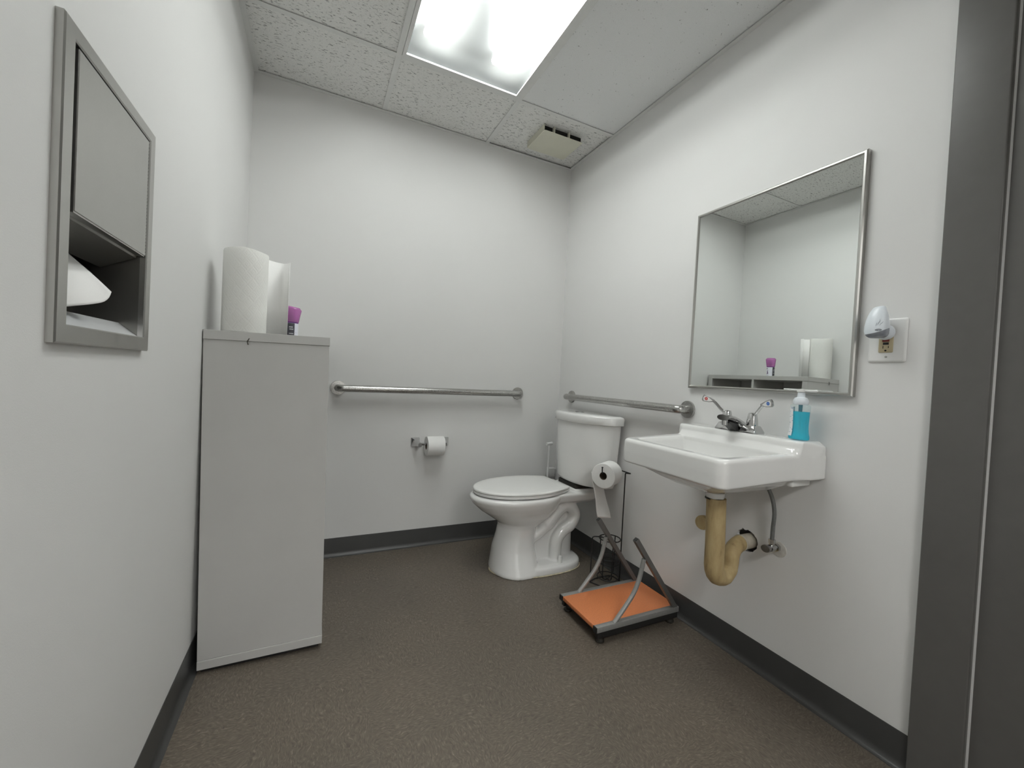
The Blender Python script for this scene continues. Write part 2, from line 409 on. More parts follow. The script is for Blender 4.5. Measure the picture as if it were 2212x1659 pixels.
obj('door_handle', bm, M['steel'], d, label='steel lever handle')

# ------------------------------------------------------------------ ceiling light (2x4 troffer)
LY0, LY1 = ys[3], ys[1]
L = thing('ceiling_light', 'bright rectangular fluorescent ceiling light with clouded lens', 'light', ((T1+T2)/2, (LY0+LY1)/2, H))
bm = newbm()
x0, x1, y0, y1 = T1+t_+.001, T2-t_-.001, LY0+t_+.001, LY1-t_-.001
fr = .016
def ring_frame(bm, x0, x1, y0, y1, w, za, zb):
    box(bm, x0, x1, y0, y0+w, za, zb); box(bm, x0, x1, y1-w, y1, za, zb)
    box(bm, x0, x0+w, y0+w, y1-w, za, zb); box(bm, x1-w, x1, y0+w, y1-w, za, zb)
ring_frame(bm, x0, x1, y0, y1, fr, H-.002, H+.006)
obj('lens_frame', bm, M['grid'], L, smooth=0)
bm = newbm(); zt = H+.115
q = [(x0, H+.006), (x0+.004, H+.05), (x0+.07, zt), (x1-.07, zt), (x1-.004, H+.05), (x1, H+.006)]
va = [bm.verts.new((x, y0, z)) for x, z in q]; vb = [bm.verts.new((x, y1, z)) for x, z in q]
for i in range(5): bm.faces.new((va[i], va[i+1], vb[i+1], vb[i]))
bm.faces.new(va); bm.faces.new(vb)
obj('housing', bm, M['reflector'], L, smooth=0)
bm = newbm(); bm.faces.new([bm.verts.new(p) for p in ((x0+fr-.002, y0+fr-.002, H+.0065), (x1-fr+.002, y0+fr-.002, H+.0065), (x1-fr+.002, y1-fr+.002, H+.0065), (x0+fr-.002, y1-fr+.002, H+.0065))])
g = bm.faces[:]; lens = obj('lens', bm, M['lens'], L, smooth=0)
for dx_ in (-.200, -.125, .125, .200):
    xc = (x0+x1)/2+dx_
    bm = newbm(); cyl(bm, (xc, y0+.085, H+.070), (xc, y1-.085, H+.070), .018, seg=16); tb = obj('fluorescent_tube', bm, M['tube'], L)
    for yy, e in ((y0+.05, y0+.085), (y1-.085, y1-.05)):
        bm = newbm(); box(bm, xc-.014, xc+.014, yy, e, H+.052, H+.112); obj('lamp_holder', bm, M['reflector'], L, smooth=0)

# ------------------------------------------------------------------ exhaust fan grille
F = thing('vent_cover', 'yellowed square exhaust vent cover in the ceiling corner', 'vent', (-.28, -.245, H))
bm = newbm(); zb = H-.030
fx0, fx1, fy0, fy1 = -.412, -.150, -.352, -.135
pl = rrect(fx1-fx0, fy1-fy0, .012, 4, (fx0+fx1)/2, (fy0+fy1)/2); pi = rrect(fx1-fx0-.008, fy1-fy0-.008, .01, 4, (fx0+fx1)/2, (fy0+fy1)/2)
loft(bm, [[V(a, b, zb+.004) for a, b in pl], [V(a, b, zb) for a, b in pi]])
# closed sides on three edges
box(bm, fx0, fx0+.003, fy0+.004, fy1-.004, zb+.003, H+.009); box(bm, fx1-.003, fx1, fy0+.03, fy1-.004, zb+.003, H+.009); box(bm, fx0+.003, fx1-.003, fy1-.007, fy1-.004, zb+.003, H+.009)
obj('cover', bm, M['yellowwhite'], F)
bm = newbm()
bm.free()
for x in (-.345, -.245):
    bm = newbm(); box(bm, x-.004, x+.004, fy0+.003, fy0+.02, zb+.004, H+.009); obj('rib', bm, M['yellowwhite'], F, smooth=0)
bm = newbm(); box(bm, fx0+.004, fx1-.004, fy0+.02, fy1-.008, zb+.006, H+.0095); obj('duct_opening', bm, M['dark'], F, smooth=0, label='black opening behind the slots')

# ------------------------------------------------------------------ paper towel dispenser (left wall)
D = thing('paper_towel_dispenser', 'recessed stainless steel paper towel dispenser set in the left wall', 'dispenser', (-W, (DY0+DY1)/2, 1.05))
fz0, fz1 = 1.048, 1.503; fd = .011
bm = newbm()
oy0, oy1, oz0, oz1 = DY0+.028, DY1-.026, 1.076, 1.480
def yz(u, v, d): return V(d, u, v)
def pic_frame(bm, Y0, Y1, Z0, Z1, y0, y1, z0, z1, xa, xb, ch=.0015):
    """rectangular frame from wall xa to face xb with chamfers"""
    R = lambda a, b, c, d, x: [V(x, a, c), V(x, b, c), V(x, b, d), V(x, a, d)]
    s = 1 if xb > xa else -1
    rings = [R(Y0, Y1, Z0, Z1, xa), R(Y0, Y1, Z0, Z1, xb-s*ch), R(Y0+ch, Y1-ch, Z0+ch, Z1-ch, xb), R(y0-ch, y1+ch, z0-ch, z1+ch, xb), R(y0, y1, z0, z1, xb-s*ch), R(y0, y1, z0, z1, xa)]
    loft(bm, rings+[rings[0]], False, False); bmesh.ops.remove_doubles(bm, verts=bm.verts, dist=1e-7)
pic_frame(bm, DY0, DY1, fz0, fz1, oy0, oy1, oz0, oz1, -W, -W+fd, .002)
obj('frame', bm, M['steel'], D)
bm = newbm(); dp = .10; dz = 1.243
# open-fronted box behind the opening
xb = -W-dp; x0_ = -W+.001
P = [(oy0, oz0), (oy1, oz0), (oy1, oz1), (oy0, oz1)]
def boxopen(bm, y0, y1, z0, z1, xo, xi):
    a = [bm.verts.new(p) for p in ((xo, y0, z0), (xo, y1, z0), (xo, y1, z1), (xo, y0, z1))]
    b = [bm.verts.new(p) for p in ((xi, y0, z0), (xi, y1, z0), (xi, y1, z1), (xi, y0, z1))]
    for i in range(4): bm.faces.new((a[i], a[(i+1) % 4], b[(i+1) % 4], b[i]))
    bm.faces.new(b)
boxopen(bm, oy0-.001, oy1+.001, oz0-.001, oz1+.001, x0_, xb)
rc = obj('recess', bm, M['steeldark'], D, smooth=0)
bm = newbm(); box(bm, -W-.006, -W+.0092, oy0+.014, oy1-.0045, dz, oz1-.002, .0012, 1)
box(bm, -W-.006, -W+.008, oy0+.014, oy1-.0045, dz-.002, dz+.001)
dr = obj('door', bm, M['steel'], D)
bm = newbm()
for k in range(34):
    z = dz+.002+k*.0069; cyl(bm, (-W+.007, oy1-.0025, z), (-W+.007, oy1-.0025, z+.0052), .0022, seg=8)
obj('hinge', bm, M['steel'], dr)
# sloped chute under the door, dark
bm = newbm(); prism(bm, [(-W-.004, dz), (-W-.06, dz-.03), (-W-.06, dz-.034), (-W-.006, dz-.006)], lambda u, v, d: V(u, d, v), oy0+.002, oy1-.002)
prism(bm, [(-W-.098, dz+.0), (-W-.07, dz-.05), (-W-.075, dz-.053), (-W-.099, dz-.01)], lambda u, v, d: V(u, d, v), oy0+.002, oy1-.002)
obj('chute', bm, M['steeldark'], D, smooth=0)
bm = newbm(); prism(bm, [(-W+.002, oz0), (-W-.030, oz0+.026), (-W-.098, oz0+.029), (-W-.098, oz0)], lambda u, v, d: V(u, d, v), oy0+.001, oy1-.001)
M['traysteel'] = brushed('lit_tray_stainless', (.88, .89, .91), .42, 200)  # lighter copy of the steel, reflected ceiling light put into its colour
obj('tray', bm, M['traysteel'], D, smooth=0)
# paper towel hanging from the slot
bm = newbm(); nu, nv = 26, 22; grid = []
for i in range(nu+1):
    u = i/nu; row = []
    for j in range(nv+1):
        v_ = j/nv
        y = oy0+.006 + u*(.158-.022*v_) + .004*math.sin(v_*5)*u
        ln = .105*(1-.30*max(0, u-.75)/.25*0) - .018*u
        drop = v_*ln
        x = -W-.062 + .050*math.sin(v_*1.45) - .010*(1-u)*v_ + .006*math.sin(u*9)*v_*v_ + .020*v_*v_*u
        z = dz-.032 - drop*(1-.12*u*v_) - .012*math.sin(u*PI)*v_ + (.010*max(0, (u-.8)/.2)**2)*v_
        row.append(V(x, y, z))
    grid.append(row)
vv = [[bm.verts.new(p) for p in r] for r in grid]
for i in range(nu):
    for j in range(nv): bm.faces.new((vv[i][j], vv[i+1][j], vv[i+1][j+1], vv[i][j+1]))
o = tag(obj('paper_towel', bm, M['paper'], smooth=60), 'white folded paper towel hanging out of the steel wall dispenser', 'paper towel')
so = o.modifiers.new('thick', 'SOLIDIFY'); so.thickness = .0012
# ------------------------------------------------------------------ storage cabinet (leans very slightly)
K = thing('shelf_unit', 'tall light grey open shelf unit standing endwise against the left wall', 'shelf unit', (-1.831, -.79, .003))
ky0, ky1 = -.79, -.02; kw = .374; kh = 1.132; kx = -1.831; kz = .003; th = .036
def kb(name, x0, x1, y0, y1, z0, z1, mat='cabinet', bev=.0008, **k):
    bm = newbm(); box(bm, kx+x0, kx+x1, y0, y1, kz+z0, kz+z1, bev, 1); return obj(name, bm, M[mat], K, **k)
kb('top_panel', 0, kw, ky0, ky1, kh-.030, kh)
kb('bottom_panel', 0, kw, ky0, ky1, 0.011, .040)
kb('side_panel', .0, kw-.0015, ky0+.003, ky0+.036, .0405, kh-.0305); kb('side_panel', .0, kw-.001, ky1-.036, ky1, .040, kh-.030)
kb('divider', .002, kw-.002, -.405-.008, -.405+.008, .040, kh-.030)
for z in (.385, .735):
    for a, b in ((ky0+.036, -.413), (-.397, ky1-.036)): kb('shelf', .002, kw-.002, a, b, z, z+.016)
kb('back_panel', .0, .005, ky0+.036, ky1-.036, .04, kh-.03)
bm = newbm(); box(bm, kx+.010, kx+kw-.012, ky0+.012, ky1-.01, 0, kz+.012); obj('gap_shade', bm, M['black'], K, smooth=0)  # black filler box, the shadow gap under the unit put into its colour
bm = newbm()
for a, b in (((kx+.127, ky0-.0004, kz+kh-.020), (kx+.121, ky0-.0004, kz+kh-.032)), ((kx+.121, ky0-.0004, kz+kh-.032), (kx+.124, ky0-.0004, kz+kh-.042))):
    cyl(bm, a, b, .0012, .0022, seg=8)
obj('scuff', bm, M['cabinet_dark'], K, label='small dark chip on the top edge')
K.rotation_euler = (0, -.0165, 0)
def ktop(x, y):   # height of the leaning top surface at world x
    return kz + kh*math.cos(.0165) + (x-(kx-kh*math.sin(.0165)))*math.sin(.0165)/math.cos(.0165)*1.0

# ------------------------------------------------------------------ paper towel roll with loose sheet
rx, ry, rr = -1.750, -.712, .0665; rz = ktop(rx, ry)+.0016
R_ = thing('paper_towel_roll', 'embossed white paper towel roll standing on the grey shelf unit', 'paper towel roll', (rx, ry, rz))
bm = newbm(); rings = []; hh = .280
for z, f in ((0, .97), (.003, 1), (.08, 1.0), (.16, .998), (.24, 1.004), (.275, 1.0), (.28, .975)):
    rings.append([V(rx+math.cos(a)*rr*f*(1+.006*math.sin(3*a+z*20)), ry+math.sin(a)*rr*f*(1+.006*math.cos(2*a+z*15)), rz+z+.002*math.sin(3*a)*(z > .2)) for a in [2*PI*k/64 for k in range(64)]])
for z, f in ((.280, .33), (.02, .32)): rings.append([V(rx+math.cos(a)*rr*f, ry+math.sin(a)*rr*f, rz+z) for a in [2*PI*k/64 for k in range(64)]])
loft(bm, rings); obj('roll', bm, M['towel'], R_, smooth=50)
bm = newbm(); pth = bez([(rx+.052, ry+.045, 0), (rx+.080, ry+.070, 0), (rx+.105, ry+.078, 0), (rx+.122, ry+.064, 0), (rx+.130, ry+.046, 0)], 8)
va = [bm.verts.new(V(p.x, p.y, rz+.002+.0006*i*0)) for i, p in enumerate(pth)]; vb = [bm.verts.new(V(p.x+.001, p.y, rz+.276)) for i, p in enumerate(pth)]
for i in range(len(pth)-1): bm.faces.new((va[i], va[i+1], vb[i+1], vb[i]))
o = obj('loose_sheet', bm, M['paper'], R_, smooth=60, label='smooth sheet standing away from the roll'); o.modifiers.new('thick', 'SOLIDIFY').thickness = .0012

# ------------------------------------------------------------------ air freshener can
ax_, ay = -1.619, -.445; az = ktop(ax_, ay)+.0004
G = thing('air_freshener', 'small air freshener can with flared clear purple cap on shelf unit', 'air freshener', (ax_, ay, az))
bm = newbm(); lathe(bm, [(.0, 0), (.024, 0), (.0255, .002), (.0255, .074), (.023, .080), (.0, .080)], (ax_, ay, az)); obj('can', bm, M['purpledark'], G)
tm = NT('freshener_label').setup((.8, .8, .85), .3)
tc = tm.n('ShaderNodeTexCoord'); sep = tm.n('ShaderNodeSeparateXYZ'); tm.l(tc.outputs['Object'], sep.inputs[0])
f = tm.noise(tm.coord(), 42, 1, .4, .6)
tm.l(tm.ramp(f, [(.36, (.10, .03, .14)), (.39, (.78, .78, .86))]), tm.b.inputs['Base Color'])
bm = newbm(); rings = []
for z in (.004, .071): rings.append([V(ax_+.0259*math.cos(a), ay+.0259*math.sin(a), az+z) for a in [2*PI*k/48 for k in range(48)]])
loft(bm, rings, False, False); lb = obj('label_wrap', bm, tm.m, G, smooth=60, label='white wrap printed with dark flowers')
bm = newbm(); n = 14   # dark grey panel with two lines of pale lettering
a0, a1 = math.radians(205), math.radians(300)
hx = [(0, .004), (0, .070)]
ra = []; rb = []
for k in range(n+1):
    a = a0+(a1-a0)*k/n; e = abs(k/n-.5)*2; zlo = .004; zhi = .0705
    ra.append(bm.verts.new((ax_+.0263*math.cos(a), ay+.0263*math.sin(a), az+zlo))); rb.append(bm.verts.new((ax_+.0263*math.cos(a), ay+.0263*math.sin(a), az+zhi)))
for k in range(n): bm.faces.new((ra[k], ra[k+1], rb[k+1], rb[k]))
M['panel'] = plain('dark_slate_print', (.06, .06, .075), .35, var=.1)
obj('label_panel', bm, M['panel'], lb, smooth=60, label='dark slate coloured panel')
M['pale'] = plain('pale_lettering', (.55, .55, .58), .4)
bm = newbm()
for z, h, spans in ((.052, .0045, ((0, .16), (.2, .34), (.38, .52), (.56, .7))), (.043, .0045, ((.06, .2), (.24, .4), (.44, .58), (.62, .8))), (.026, .0028, ((0, .85),))):
    for u0, u1 in spans:
        aa = [math.radians(255+42*(u0+(u1-u0)*k/6)) for k in range(7)]
        lo = [bm.verts.new((ax_+.0266*math.cos(a), ay+.0266*math.sin(a), az+z)) for a in aa]; hi = [bm.verts.new((ax_+.0266*math.cos(a), ay+.0266*math.sin(a), az+z+h)) for a in aa]
        for k in range(6): bm.faces.new((lo[k], lo[k+1], hi[k+1], hi[k]))
obj('lettering', bm, M['pale'], lb, smooth=0, label='small pale lettering')
# cap, tilted top, flared
bm = newbm(); rings = []
for z, r in ((.076, .0268), (.080, .0275), (.10, .0298), (.132, .0335)):
    rings.append([V(ax_+.003*(z-.076)/.056+r*math.cos(a), ay+r*math.sin(a), az+z+(.006*(-math.cos(a+.5)) if z > .12 else 0)) for a in [2*PI*k/40 for k in range(40)]])
rings.append([V(ax_+.003+.026*math.cos(a), ay+.026*math.sin(a), az+.141+.004*(-math.cos(a+.5))) for a in [2*PI*k/40 for k in range(40)]])
loft(bm, rings); obj('cap', bm, M['purple'], G, smooth=50)
bm = newbm(); lathe(bm, [(0, .080), (.020, .080), (.020, .090), (.012, .094), (.010, .112), (0, .113)], (ax_, ay, az)); obj('nozzle', bm, M['purpledark'], G)

# ------------------------------------------------------------------ grab bars
def grab_bar(label, p0, p1, nrm, mat):
    p0, p1, nrm = Vector(p0), Vector(p1), Vector(nrm)
    t = thing('grab_bar', label, 'grab bar', (p0+p1)/2, 'steel grab bars')
    bm = newbm(); d = .056
    tube(bm, fillet([p0+nrm*.004, p0+nrm*d, p1+nrm*d, p1+nrm*.004], .042, 10), .0188, 28); obj('rail', bm, M[mat], t)
    for p in (p0, p1):
        bm = newbm(); lathe(bm, [(0, 0), (.039, 0), (.039, .007), (.0375, .0095), (.020, .0105), (0, .0105)], p, axis_M(nrm), 40); obj('flange', bm, M[mat], t)
    return t
grab_bar('long stainless grab bar on the back wall above paper holder', (-1.408, 0, .926), (-.322, 0, .9285), (0, -1, 0), 'steelh')
grab_bar('stainless grab bar on the right wall above the toilet tank', (0, -.162, .926), (0, -1.092, .930), (-1, 0, 0), 'steely')

# ------------------------------------------------------------------ wall toilet paper holder + roll
TP = thing('toilet_paper_holder', 'chrome toilet paper holder on the back wall under grab bar', 'toilet paper holder', (-.89, 0, .62))
for xc, s in ((-.976, 1), (-.800, -1)):
    bm = newbm()
    loft(bm, [[V(xc+u, -d, .621+v) for u, v in rrect(w, h, .006, 3)] for d, w, h in ((0, .052, .054), (.004, .052, .054), (.009, .046, .048), (.020, .030, .042), (.036, .022, .030), (.060, .020, .026), (.072, .018, .022))])
    for vtx in bm.verts:
        k = max(0, -vtx.co.y-.008); vtx.co.x += s*k*.22; vtx.co.z -= k*.10
    obj('post', bm, M['chrome'], TP)
bm = newbm(); cyl(bm, (-.966, -.062, .6180), (-.812, -.062, .6180), .0075); obj('spindle', bm, M['chrome'], TP)
def roll_mesh(bm, c, axis, r, w, core=.020):
    Mx = axis_M(axis)
    lathe(bm, [(core, -w/2), (r-.002, -w/2), (r, -w/2+.002), (r, w/2-.002), (r-.002, w/2), (core, w/2), (core, -w/2)], c, Mx, 56)
def core_mesh(bm, c, axis, w, core=.020):
    Mx = axis_M(axis); rings = [[Vector(c)+Mx @ V(r*math.cos(a), r*math.sin(a), z) for a in [2*PI*k/32 for k in range(32)]] for r, z in ((core+.0002, -w/2+.001), (core-.001, -w/2), (core-.001, w/2), (core+.0002, w/2-.001))]
    loft(bm, rings, False, False)
RC = V(-.8735, -.062, .6065)
t = thing('toilet_paper_roll', 'white toilet paper roll mounted on the chrome back wall holder', 'toilet paper roll', RC, 'toilet paper rolls')
bm = newbm(); roll_mesh(bm, RC, (1, 0, 0), .056, .102, .0205)
box(bm, RC.x-.05, RC.x+.05, RC.y+.0545, RC.y+.0555, RC.z-.045, RC.z)
obj('tissue', bm, M['paper'], t); bm = newbm(); core_mesh(bm, RC, (1, 0, 0), .102, .0205); obj('core', bm, M['cardboard'], t, smooth=60)

# ------------------------------------------------------------------ toilet
TY = -.428
T = thing('toilet', 'white two piece toilet with closed seat standing in the far right corner', 'toilet', (-.4, TY, 0))
def egg(xf, xb, hw, z, n=56, bw=.6, cy=TY, pw=2.0):
    """plan outline: rounded front at xf, squarer back at xb"""
    out = []; xm = xf+(xb-xf)*.5
    for k in range(n):
        a = 2*PI*k/n; c, s = math.cos(a), math.sin(a)
        if c < 0: x = xm+(xm-xf)*c; e = 1.0; y = hw*s
        else:
            e = 2/3.4
            x = xm+(xb-xm)*abs(c)**e; y = hw*(abs(s)**e)*(1 if s >= 0 else -1)*(1-(1-bw)*abs(c)**1.5)
        out.append(V(x, cy+y, z))
    return out
bm = newbm()
loft(bm, [egg(-.640, -.39, .152, 0, bw=.98, cy=TY-.012), egg(-.642, -.39, .152, .012, bw=.98, cy=TY-.012), egg(-.636, -.40, .141, .05, bw=.97, cy=TY-.008), egg(-.626, -.41, .120, .12, bw=.96),
          egg(-.608, -.41, .106, .19, bw=.95), egg(-.600, -.40, .104, .235, bw=.95), egg(-.606, -.36, .112, .258, bw=.9), egg(-.655, -.31, .138, .292, bw=.8), egg(-.712, -.27, .163, .330, bw=.7),
          egg(-.752, -.25, .180, .366, bw=.65), egg(-.768, -.24, .188, .390, bw=.62), egg(-.768, -.235, .188, .404, bw=.6), egg(-.758, -.235, .18, .411, bw=.6)])
# rear pedestal web, foot flange, deck
loft(bm, [egg(-.46, -.145, .060, .0, bw=.95), egg(-.46, -.150, .058, .2, bw=.95), egg(-.46, -.155, .058, .38, bw=.95)])
loft(bm, [egg(-.61, -.120, .150, 0, bw=.88, cy=TY-.012), egg(-.61, -.120, .150, .026, bw=.88, cy=TY-.012), egg(-.605, -.124, .144, .038, bw=.88, cy=TY-.012), egg(-.60, -.135, .12, .044, bw=.85, cy=TY-.01)])
loft(bm, [[V(x, TY+y, z) for x, y in rrect(.30, w, .03, 5, -.200, 0)] for z, w in ((.350, .19), (.372, .25), (.405, .265), (.414, .255))])
loft(bm, [[V(x, TY+y, z) for x, y in rrect(.15, w, .03, 5, -.128, 0)] for z, w in ((.40, .25), (.430, .23))])
for s in (-1, 1):
    yy = TY+s*.060
    p = bez([(-.47, TY+s*.045, .150), (-.41, yy, .180), (-.345, yy+s*.01, .235), (-.290, yy+s*.012, .300), (-.240, yy+s*.012, .333), (-.190, yy+s*.01, .318), (-.168, yy+s*.008, .270), (-.195, yy+s*.010, .222), (-.250, yy+s*.012, .190), (-.282, yy+s*.012, .140), (-.285, yy+s*.01, .02)], 7)
    tube(bm, p, [.030 if i < 14 else .036 for i in range(len(p))], 18)
bowl = obj('bowl', bm, M['porcelain'], T, smooth=0)
for p in bowl.data.polygons: p.use_smooth = True
rm = bowl.modifiers.new('fuse', 'REMESH'); rm.mode = 'VOXEL'; rm.voxel_size = .0045; rm.use_smooth_shade = True
sm = bowl.modifiers.new('soften', 'SMOOTH'); sm.factor = .6; sm.iterations = 7
# caulk bead
bm = newbm(); pts = []
o1 = egg(-.652, -.135, .130, .003, 80, bw=.8)
o1 = [V(p.x, p.y, .003) for p in egg(-.643, -.120, .1525, .002, 110, bw=.92, cy=TY-.012)]
tube(bm, o1, [.0022+.0026*random.random()**2 for _ in o1], 7, closed=False)
obj('caulk_bead', bm, M['caulk'], T, label='yellowed ragged caulk line around the foot')
for s in (-1, 1):
    bm = newbm(); lathe(bm, [(0, 0), (.0125, 0), (.0115, .006), (.0105, .034), (.009, .039), (0, .040)], (-.282, TY-.010+s*.114, .038)); obj('bolt_cap', bm, M['seatplastic'], T)
# seat + lid
def lidout(xt, xb, hw, cy, rot, bw, z, d=0, n=36):
    L_ = xb-xt; pts = []
    for i in range(n+1):
        q = .5-.5*math.cos(PI*i/n); xm = .56
        w = hw*math.sqrt(max(0, 1-((xm-q)/xm)**2)) if q < xm else hw+(bw-hw)*((q-xm)/(1-xm))**2
        pts.append((xt+L_*q, max(w, 0)))
    P = [(x, w) for x, w in pts]+[(x, -w) for x, w in reversed(pts[1:])]
    c, s = math.cos(rot), math.sin(rot); cx0 = (xt+xb)/2; k = 1-d/.25
    out = []
    for x, w in P:
        x2 = cx0+(x-cx0)*(1-d/(abs(L_)/2)); w2 = w*(1-d/hw)
        out.append(V(xb+(x2-xb)*c-w2*s, cy+(x2-xb)*s+w2*c, z))
    return out
LA = (-.752, -.232, .187, -.395, .075, .125)
def lidloft(bm, zs):
    loft(bm, [lidout(*LA, z, d) for z, d in zs])
bm = newbm(); lidloft(bm, [(.4155, .012), (.4175, .005), (.429, .002), (.4315, .006)]); obj('seat', bm, M['seatplastic'], T, smooth=50)
bm = newbm(); lidloft(bm, [(.4335, .006), (.4350, .001), (.4415, .0), (.4450, .003), (.4462, .010), (.4470, .05)]); obj('seat_lid', bm, M['seatplastic'], T, smooth=50)
for s in (-1, 1):
    bm = newbm(); box(bm, -.236, -.205, TY+s*.075-.016+.02, TY+s*.075+.016+.02, .411, .436, .005); obj('hinge', bm, M['seatplastic'], T)
# tank
TK = TY-.012
def Dout(xb, xs, xf, w, z, n=20, cy=TK):
    """flat back xb, straight sides to xs, bowed front to xf, width w"""
    out = [V(xb, cy+w/2-.006, z), V(xb-.006, cy+w/2, z)]
    for k in range(4): out.append(V(xb-.006+(xs-xb+.006)*(k+1)/4, cy+w/2, z))
    for k in range(1, n):
        a = k/n; u = 1-2*a
        # bowed front with rounded corners
        x = xs+(xf-xs)*(1-abs(u)**2.6)
        out.append(V(x, cy+(w/2)*u*(1 if abs(u) < .999 else 1), z))
    for k in range(4): out.append(V(xs+(xb-.006-xs)*k/4, cy-w/2, z))
    out += [V(xb-.006, cy-w/2, z), V(xb, cy-w/2+.006, z)]
    return out
bm = newbm()
loft(bm, [Dout(-.045, -.09, -.17, .40, .452), Dout(-.036, -.09, -.195, .445, .458), Dout(-.032, -.09, -.204, .458, .475), Dout(-.03, -.09, -.210, .478, .60), Dout(-.03, -.09, -.216, .500, .72), Dout(-.03, -.09, -.218, .510, .806)])
obj('tank', bm, M['porcelain'], T, smooth=50)
bm = newbm(); box(bm, -.19, -.05, TK-.09, TK+.09, .43, .453); obj('gasket', bm, M['rubber'], T, smooth=0)
bm = newbm()
loft(bm, [Dout(-.026, -.092, -.226, .526, .800), Dout(-.024, -.093, -.231, .538, .804), Dout(-.023, -.093, -.233, .542, .838), Dout(-.026, -.092, -.228, .532, .847), Dout(-.035, -.09, -.215, .505, .851)])
obj('tank_lid', bm, M['porcelain'], T, smooth=50)
bm = newbm(); lathe(bm, [(0, 0), (.026, 0), (.026, .003), (.023, .005), (0, .006)], (-.12, TK+.01, .8505)); obj('flush_button', bm, M['chrome'], T)

# toilet brush with T handle behind the toilet
t = thing('toilet_brush', 'slim white toilet brush with T shaped handle behind the toilet', 'toilet brush', (-.126, -.118, 0))
bm = newbm(); cyl(bm, (-.126, -.118, .03), (-.1275, -.118, .606), .0062, .0052); obj('handle', bm, M['white'], t)
bm = newbm(); Mx = axis_M((-1, -.15, -.05)); c0 = V(-.127, -.118, .612)
lathe(bm, [(.0, .014), (.0060, .014), (.0060, .023), (.0095, .023), (.0095, -.023), (.0, -.023)], c0, Mx, 24); obj('grip', bm, M['white'], t)
bm = newbm(); lathe(bm, [(0, .04), (.03, .04), (.035, .06), (.034, .11), (.02, .125), (0, .126)], (-.126, -.118, 0)); obj('brush_head', bm, M['white'], t)
t = thing('brush_holder', 'white plastic caddy box between the toilet tank and the corner', 'holder', (-.09, -.1, 0))
bm = newbm()
for y0, y1, x0, x1 in ((-.165, -.162, -.165, -.06), (-.075, -.072, -.165, -.06), (-.162, -.075, -.165, -.162), (-.162, -.075, -.063, -.06)):
    box(bm, x0, x1, y0, y1, 0.003, .38 if False else .02)
box(bm, -.165, -.06, -.165, -.072, 0, .006)
obj('tray', bm, M['white'], t, smooth=0)
bm = newbm(); box(bm, -.070, -.018, -.030, -.004, .37, .43, .002); cyl(bm, (-.085, -.05, .0), (-.085, -.05, .415), .006); tube(bm, [(-.10, -.06, .430), (-.03, -.06, .432)], .003, 8)
obj('upright', bm, M['white'], t)

# ------------------------------------------------------------------ free-standing wire stand + roll
S = thing('toilet_paper_stand', 'black wire toilet paper stand between toilet and orange footstool', 'toilet paper stand', (-.10, -.735, 0))
wr = .0031
px_, py_ = -.05, -.765
bm = newbm()
arm = fillet([(px_, py_, .004), (px_, py_, .567), (px_-.002, py_-.042, .574), (px_-.022, py_+.020, .580), (-.108, -.722, .578), (-.205, -.7745, .578), (-.2105, -.7775, .585), (-.2105, -.7775, .606)], .006, 4)
tube(bm, arm, wr, 10); lathe(bm, [(0, 0), (.0045, .001), (.0045, .005), (0, .007)], (-.2105, -.7775, .604)); obj('pole', bm, M['wire'], S)
rc_, rr_ = V(-.104, -.737, 0), .054
for z in (.222, .125, .100, .022):
    bm = newbm(); r = rr_ if z != .1 else rr_-.002
    tube(bm, [(rc_.x+r*math.cos(2*PI*k/40), rc_.y+r*math.sin(2*PI*k/40), z) for k in range(40)], wr*.9, 8, closed=True); obj('ring', bm, M['wire'], S)
for a in (200, 250, 110, 20):
    bm = newbm(); a = math.radians(a); c, s = math.cos(a), math.sin(a)
    tube(bm, fillet([(rc_.x+rr_*c, rc_.y+rr_*s, .222), (rc_.x+rr_*c, rc_.y+rr_*s, .028), (rc_.x+.02*c, rc_.y+.02*s, .012), (rc_.x, rc_.y, .012)], .02, 5), wr*.9, 8); obj('cage_wire', bm, M['wire'], S)
bm = newbm(); tube(bm, fillet([(-.205, -.722, .004), (-.1925, -.706, .232), (-.150, -.724, .232), (-.128, -.745, .225), (-.104, -.79, .222)], .014, 6), wr, 10)
tube(bm, fillet([(-.205, -.722, .004), (-.16, -.70, .004), (-.05, -.70, .004), (px_, py_, .004), (-.06, -.82, .004), (-.17, -.80, .004), (-.205, -.722, .004)], .03, 5), wr, 10); obj('base_frame', bm, M['wire'], S)
AX = V(.87, .493, 0).normalized(); NB = V(-.493, .87, 0).normalized(); RC = V(-.197, -.770, .5615)+AX*.0515
t = thing('toilet_paper_roll', 'white toilet paper roll with hanging sheet on the black wire stand', 'toilet paper roll', RC, 'toilet paper rolls')
bm = newbm(); roll_mesh(bm, RC, AX, .0625, .103, .0195)
obj('tissue', bm, M['paper'], t); bm = newbm(); core_mesh(bm, RC, AX, .103, .0195); obj('core', bm, M['cardboard'], t, smooth=60)
bm = newbm(); nu, nv = 10, 30; vv = []
for i in range(nu+1):
    u = i/nu; row = []
    for j in range(nv+1):
        v_ = j/nv
        wd = AX.lerp(V(.77, -.63, 0), .42*v_)
        q = RC + wd*((u-.5)*.104) + V(.77, -.63, 0)*.026*v_ + NB*(.0632 - .034*v_ + .003*math.sin(v_*9+u*3)*v_)
        x, y = q.x, q.y; z = RC.z+.01 - .238*v_ - .012*(u-.5)*v_
        row.append(bm.verts.new((x, y, z)))
    vv.append(row)
for i in range(nu):
    for j in range(nv): bm.faces.new((vv[i][j], vv[i+1][j], vv[i+1][j+1], vv[i][j+1]))
o = obj('hanging_sheet', bm, M['paper'], t, smooth=70); o.modifiers.new('thick', 'SOLIDIFY').thickness = .0008

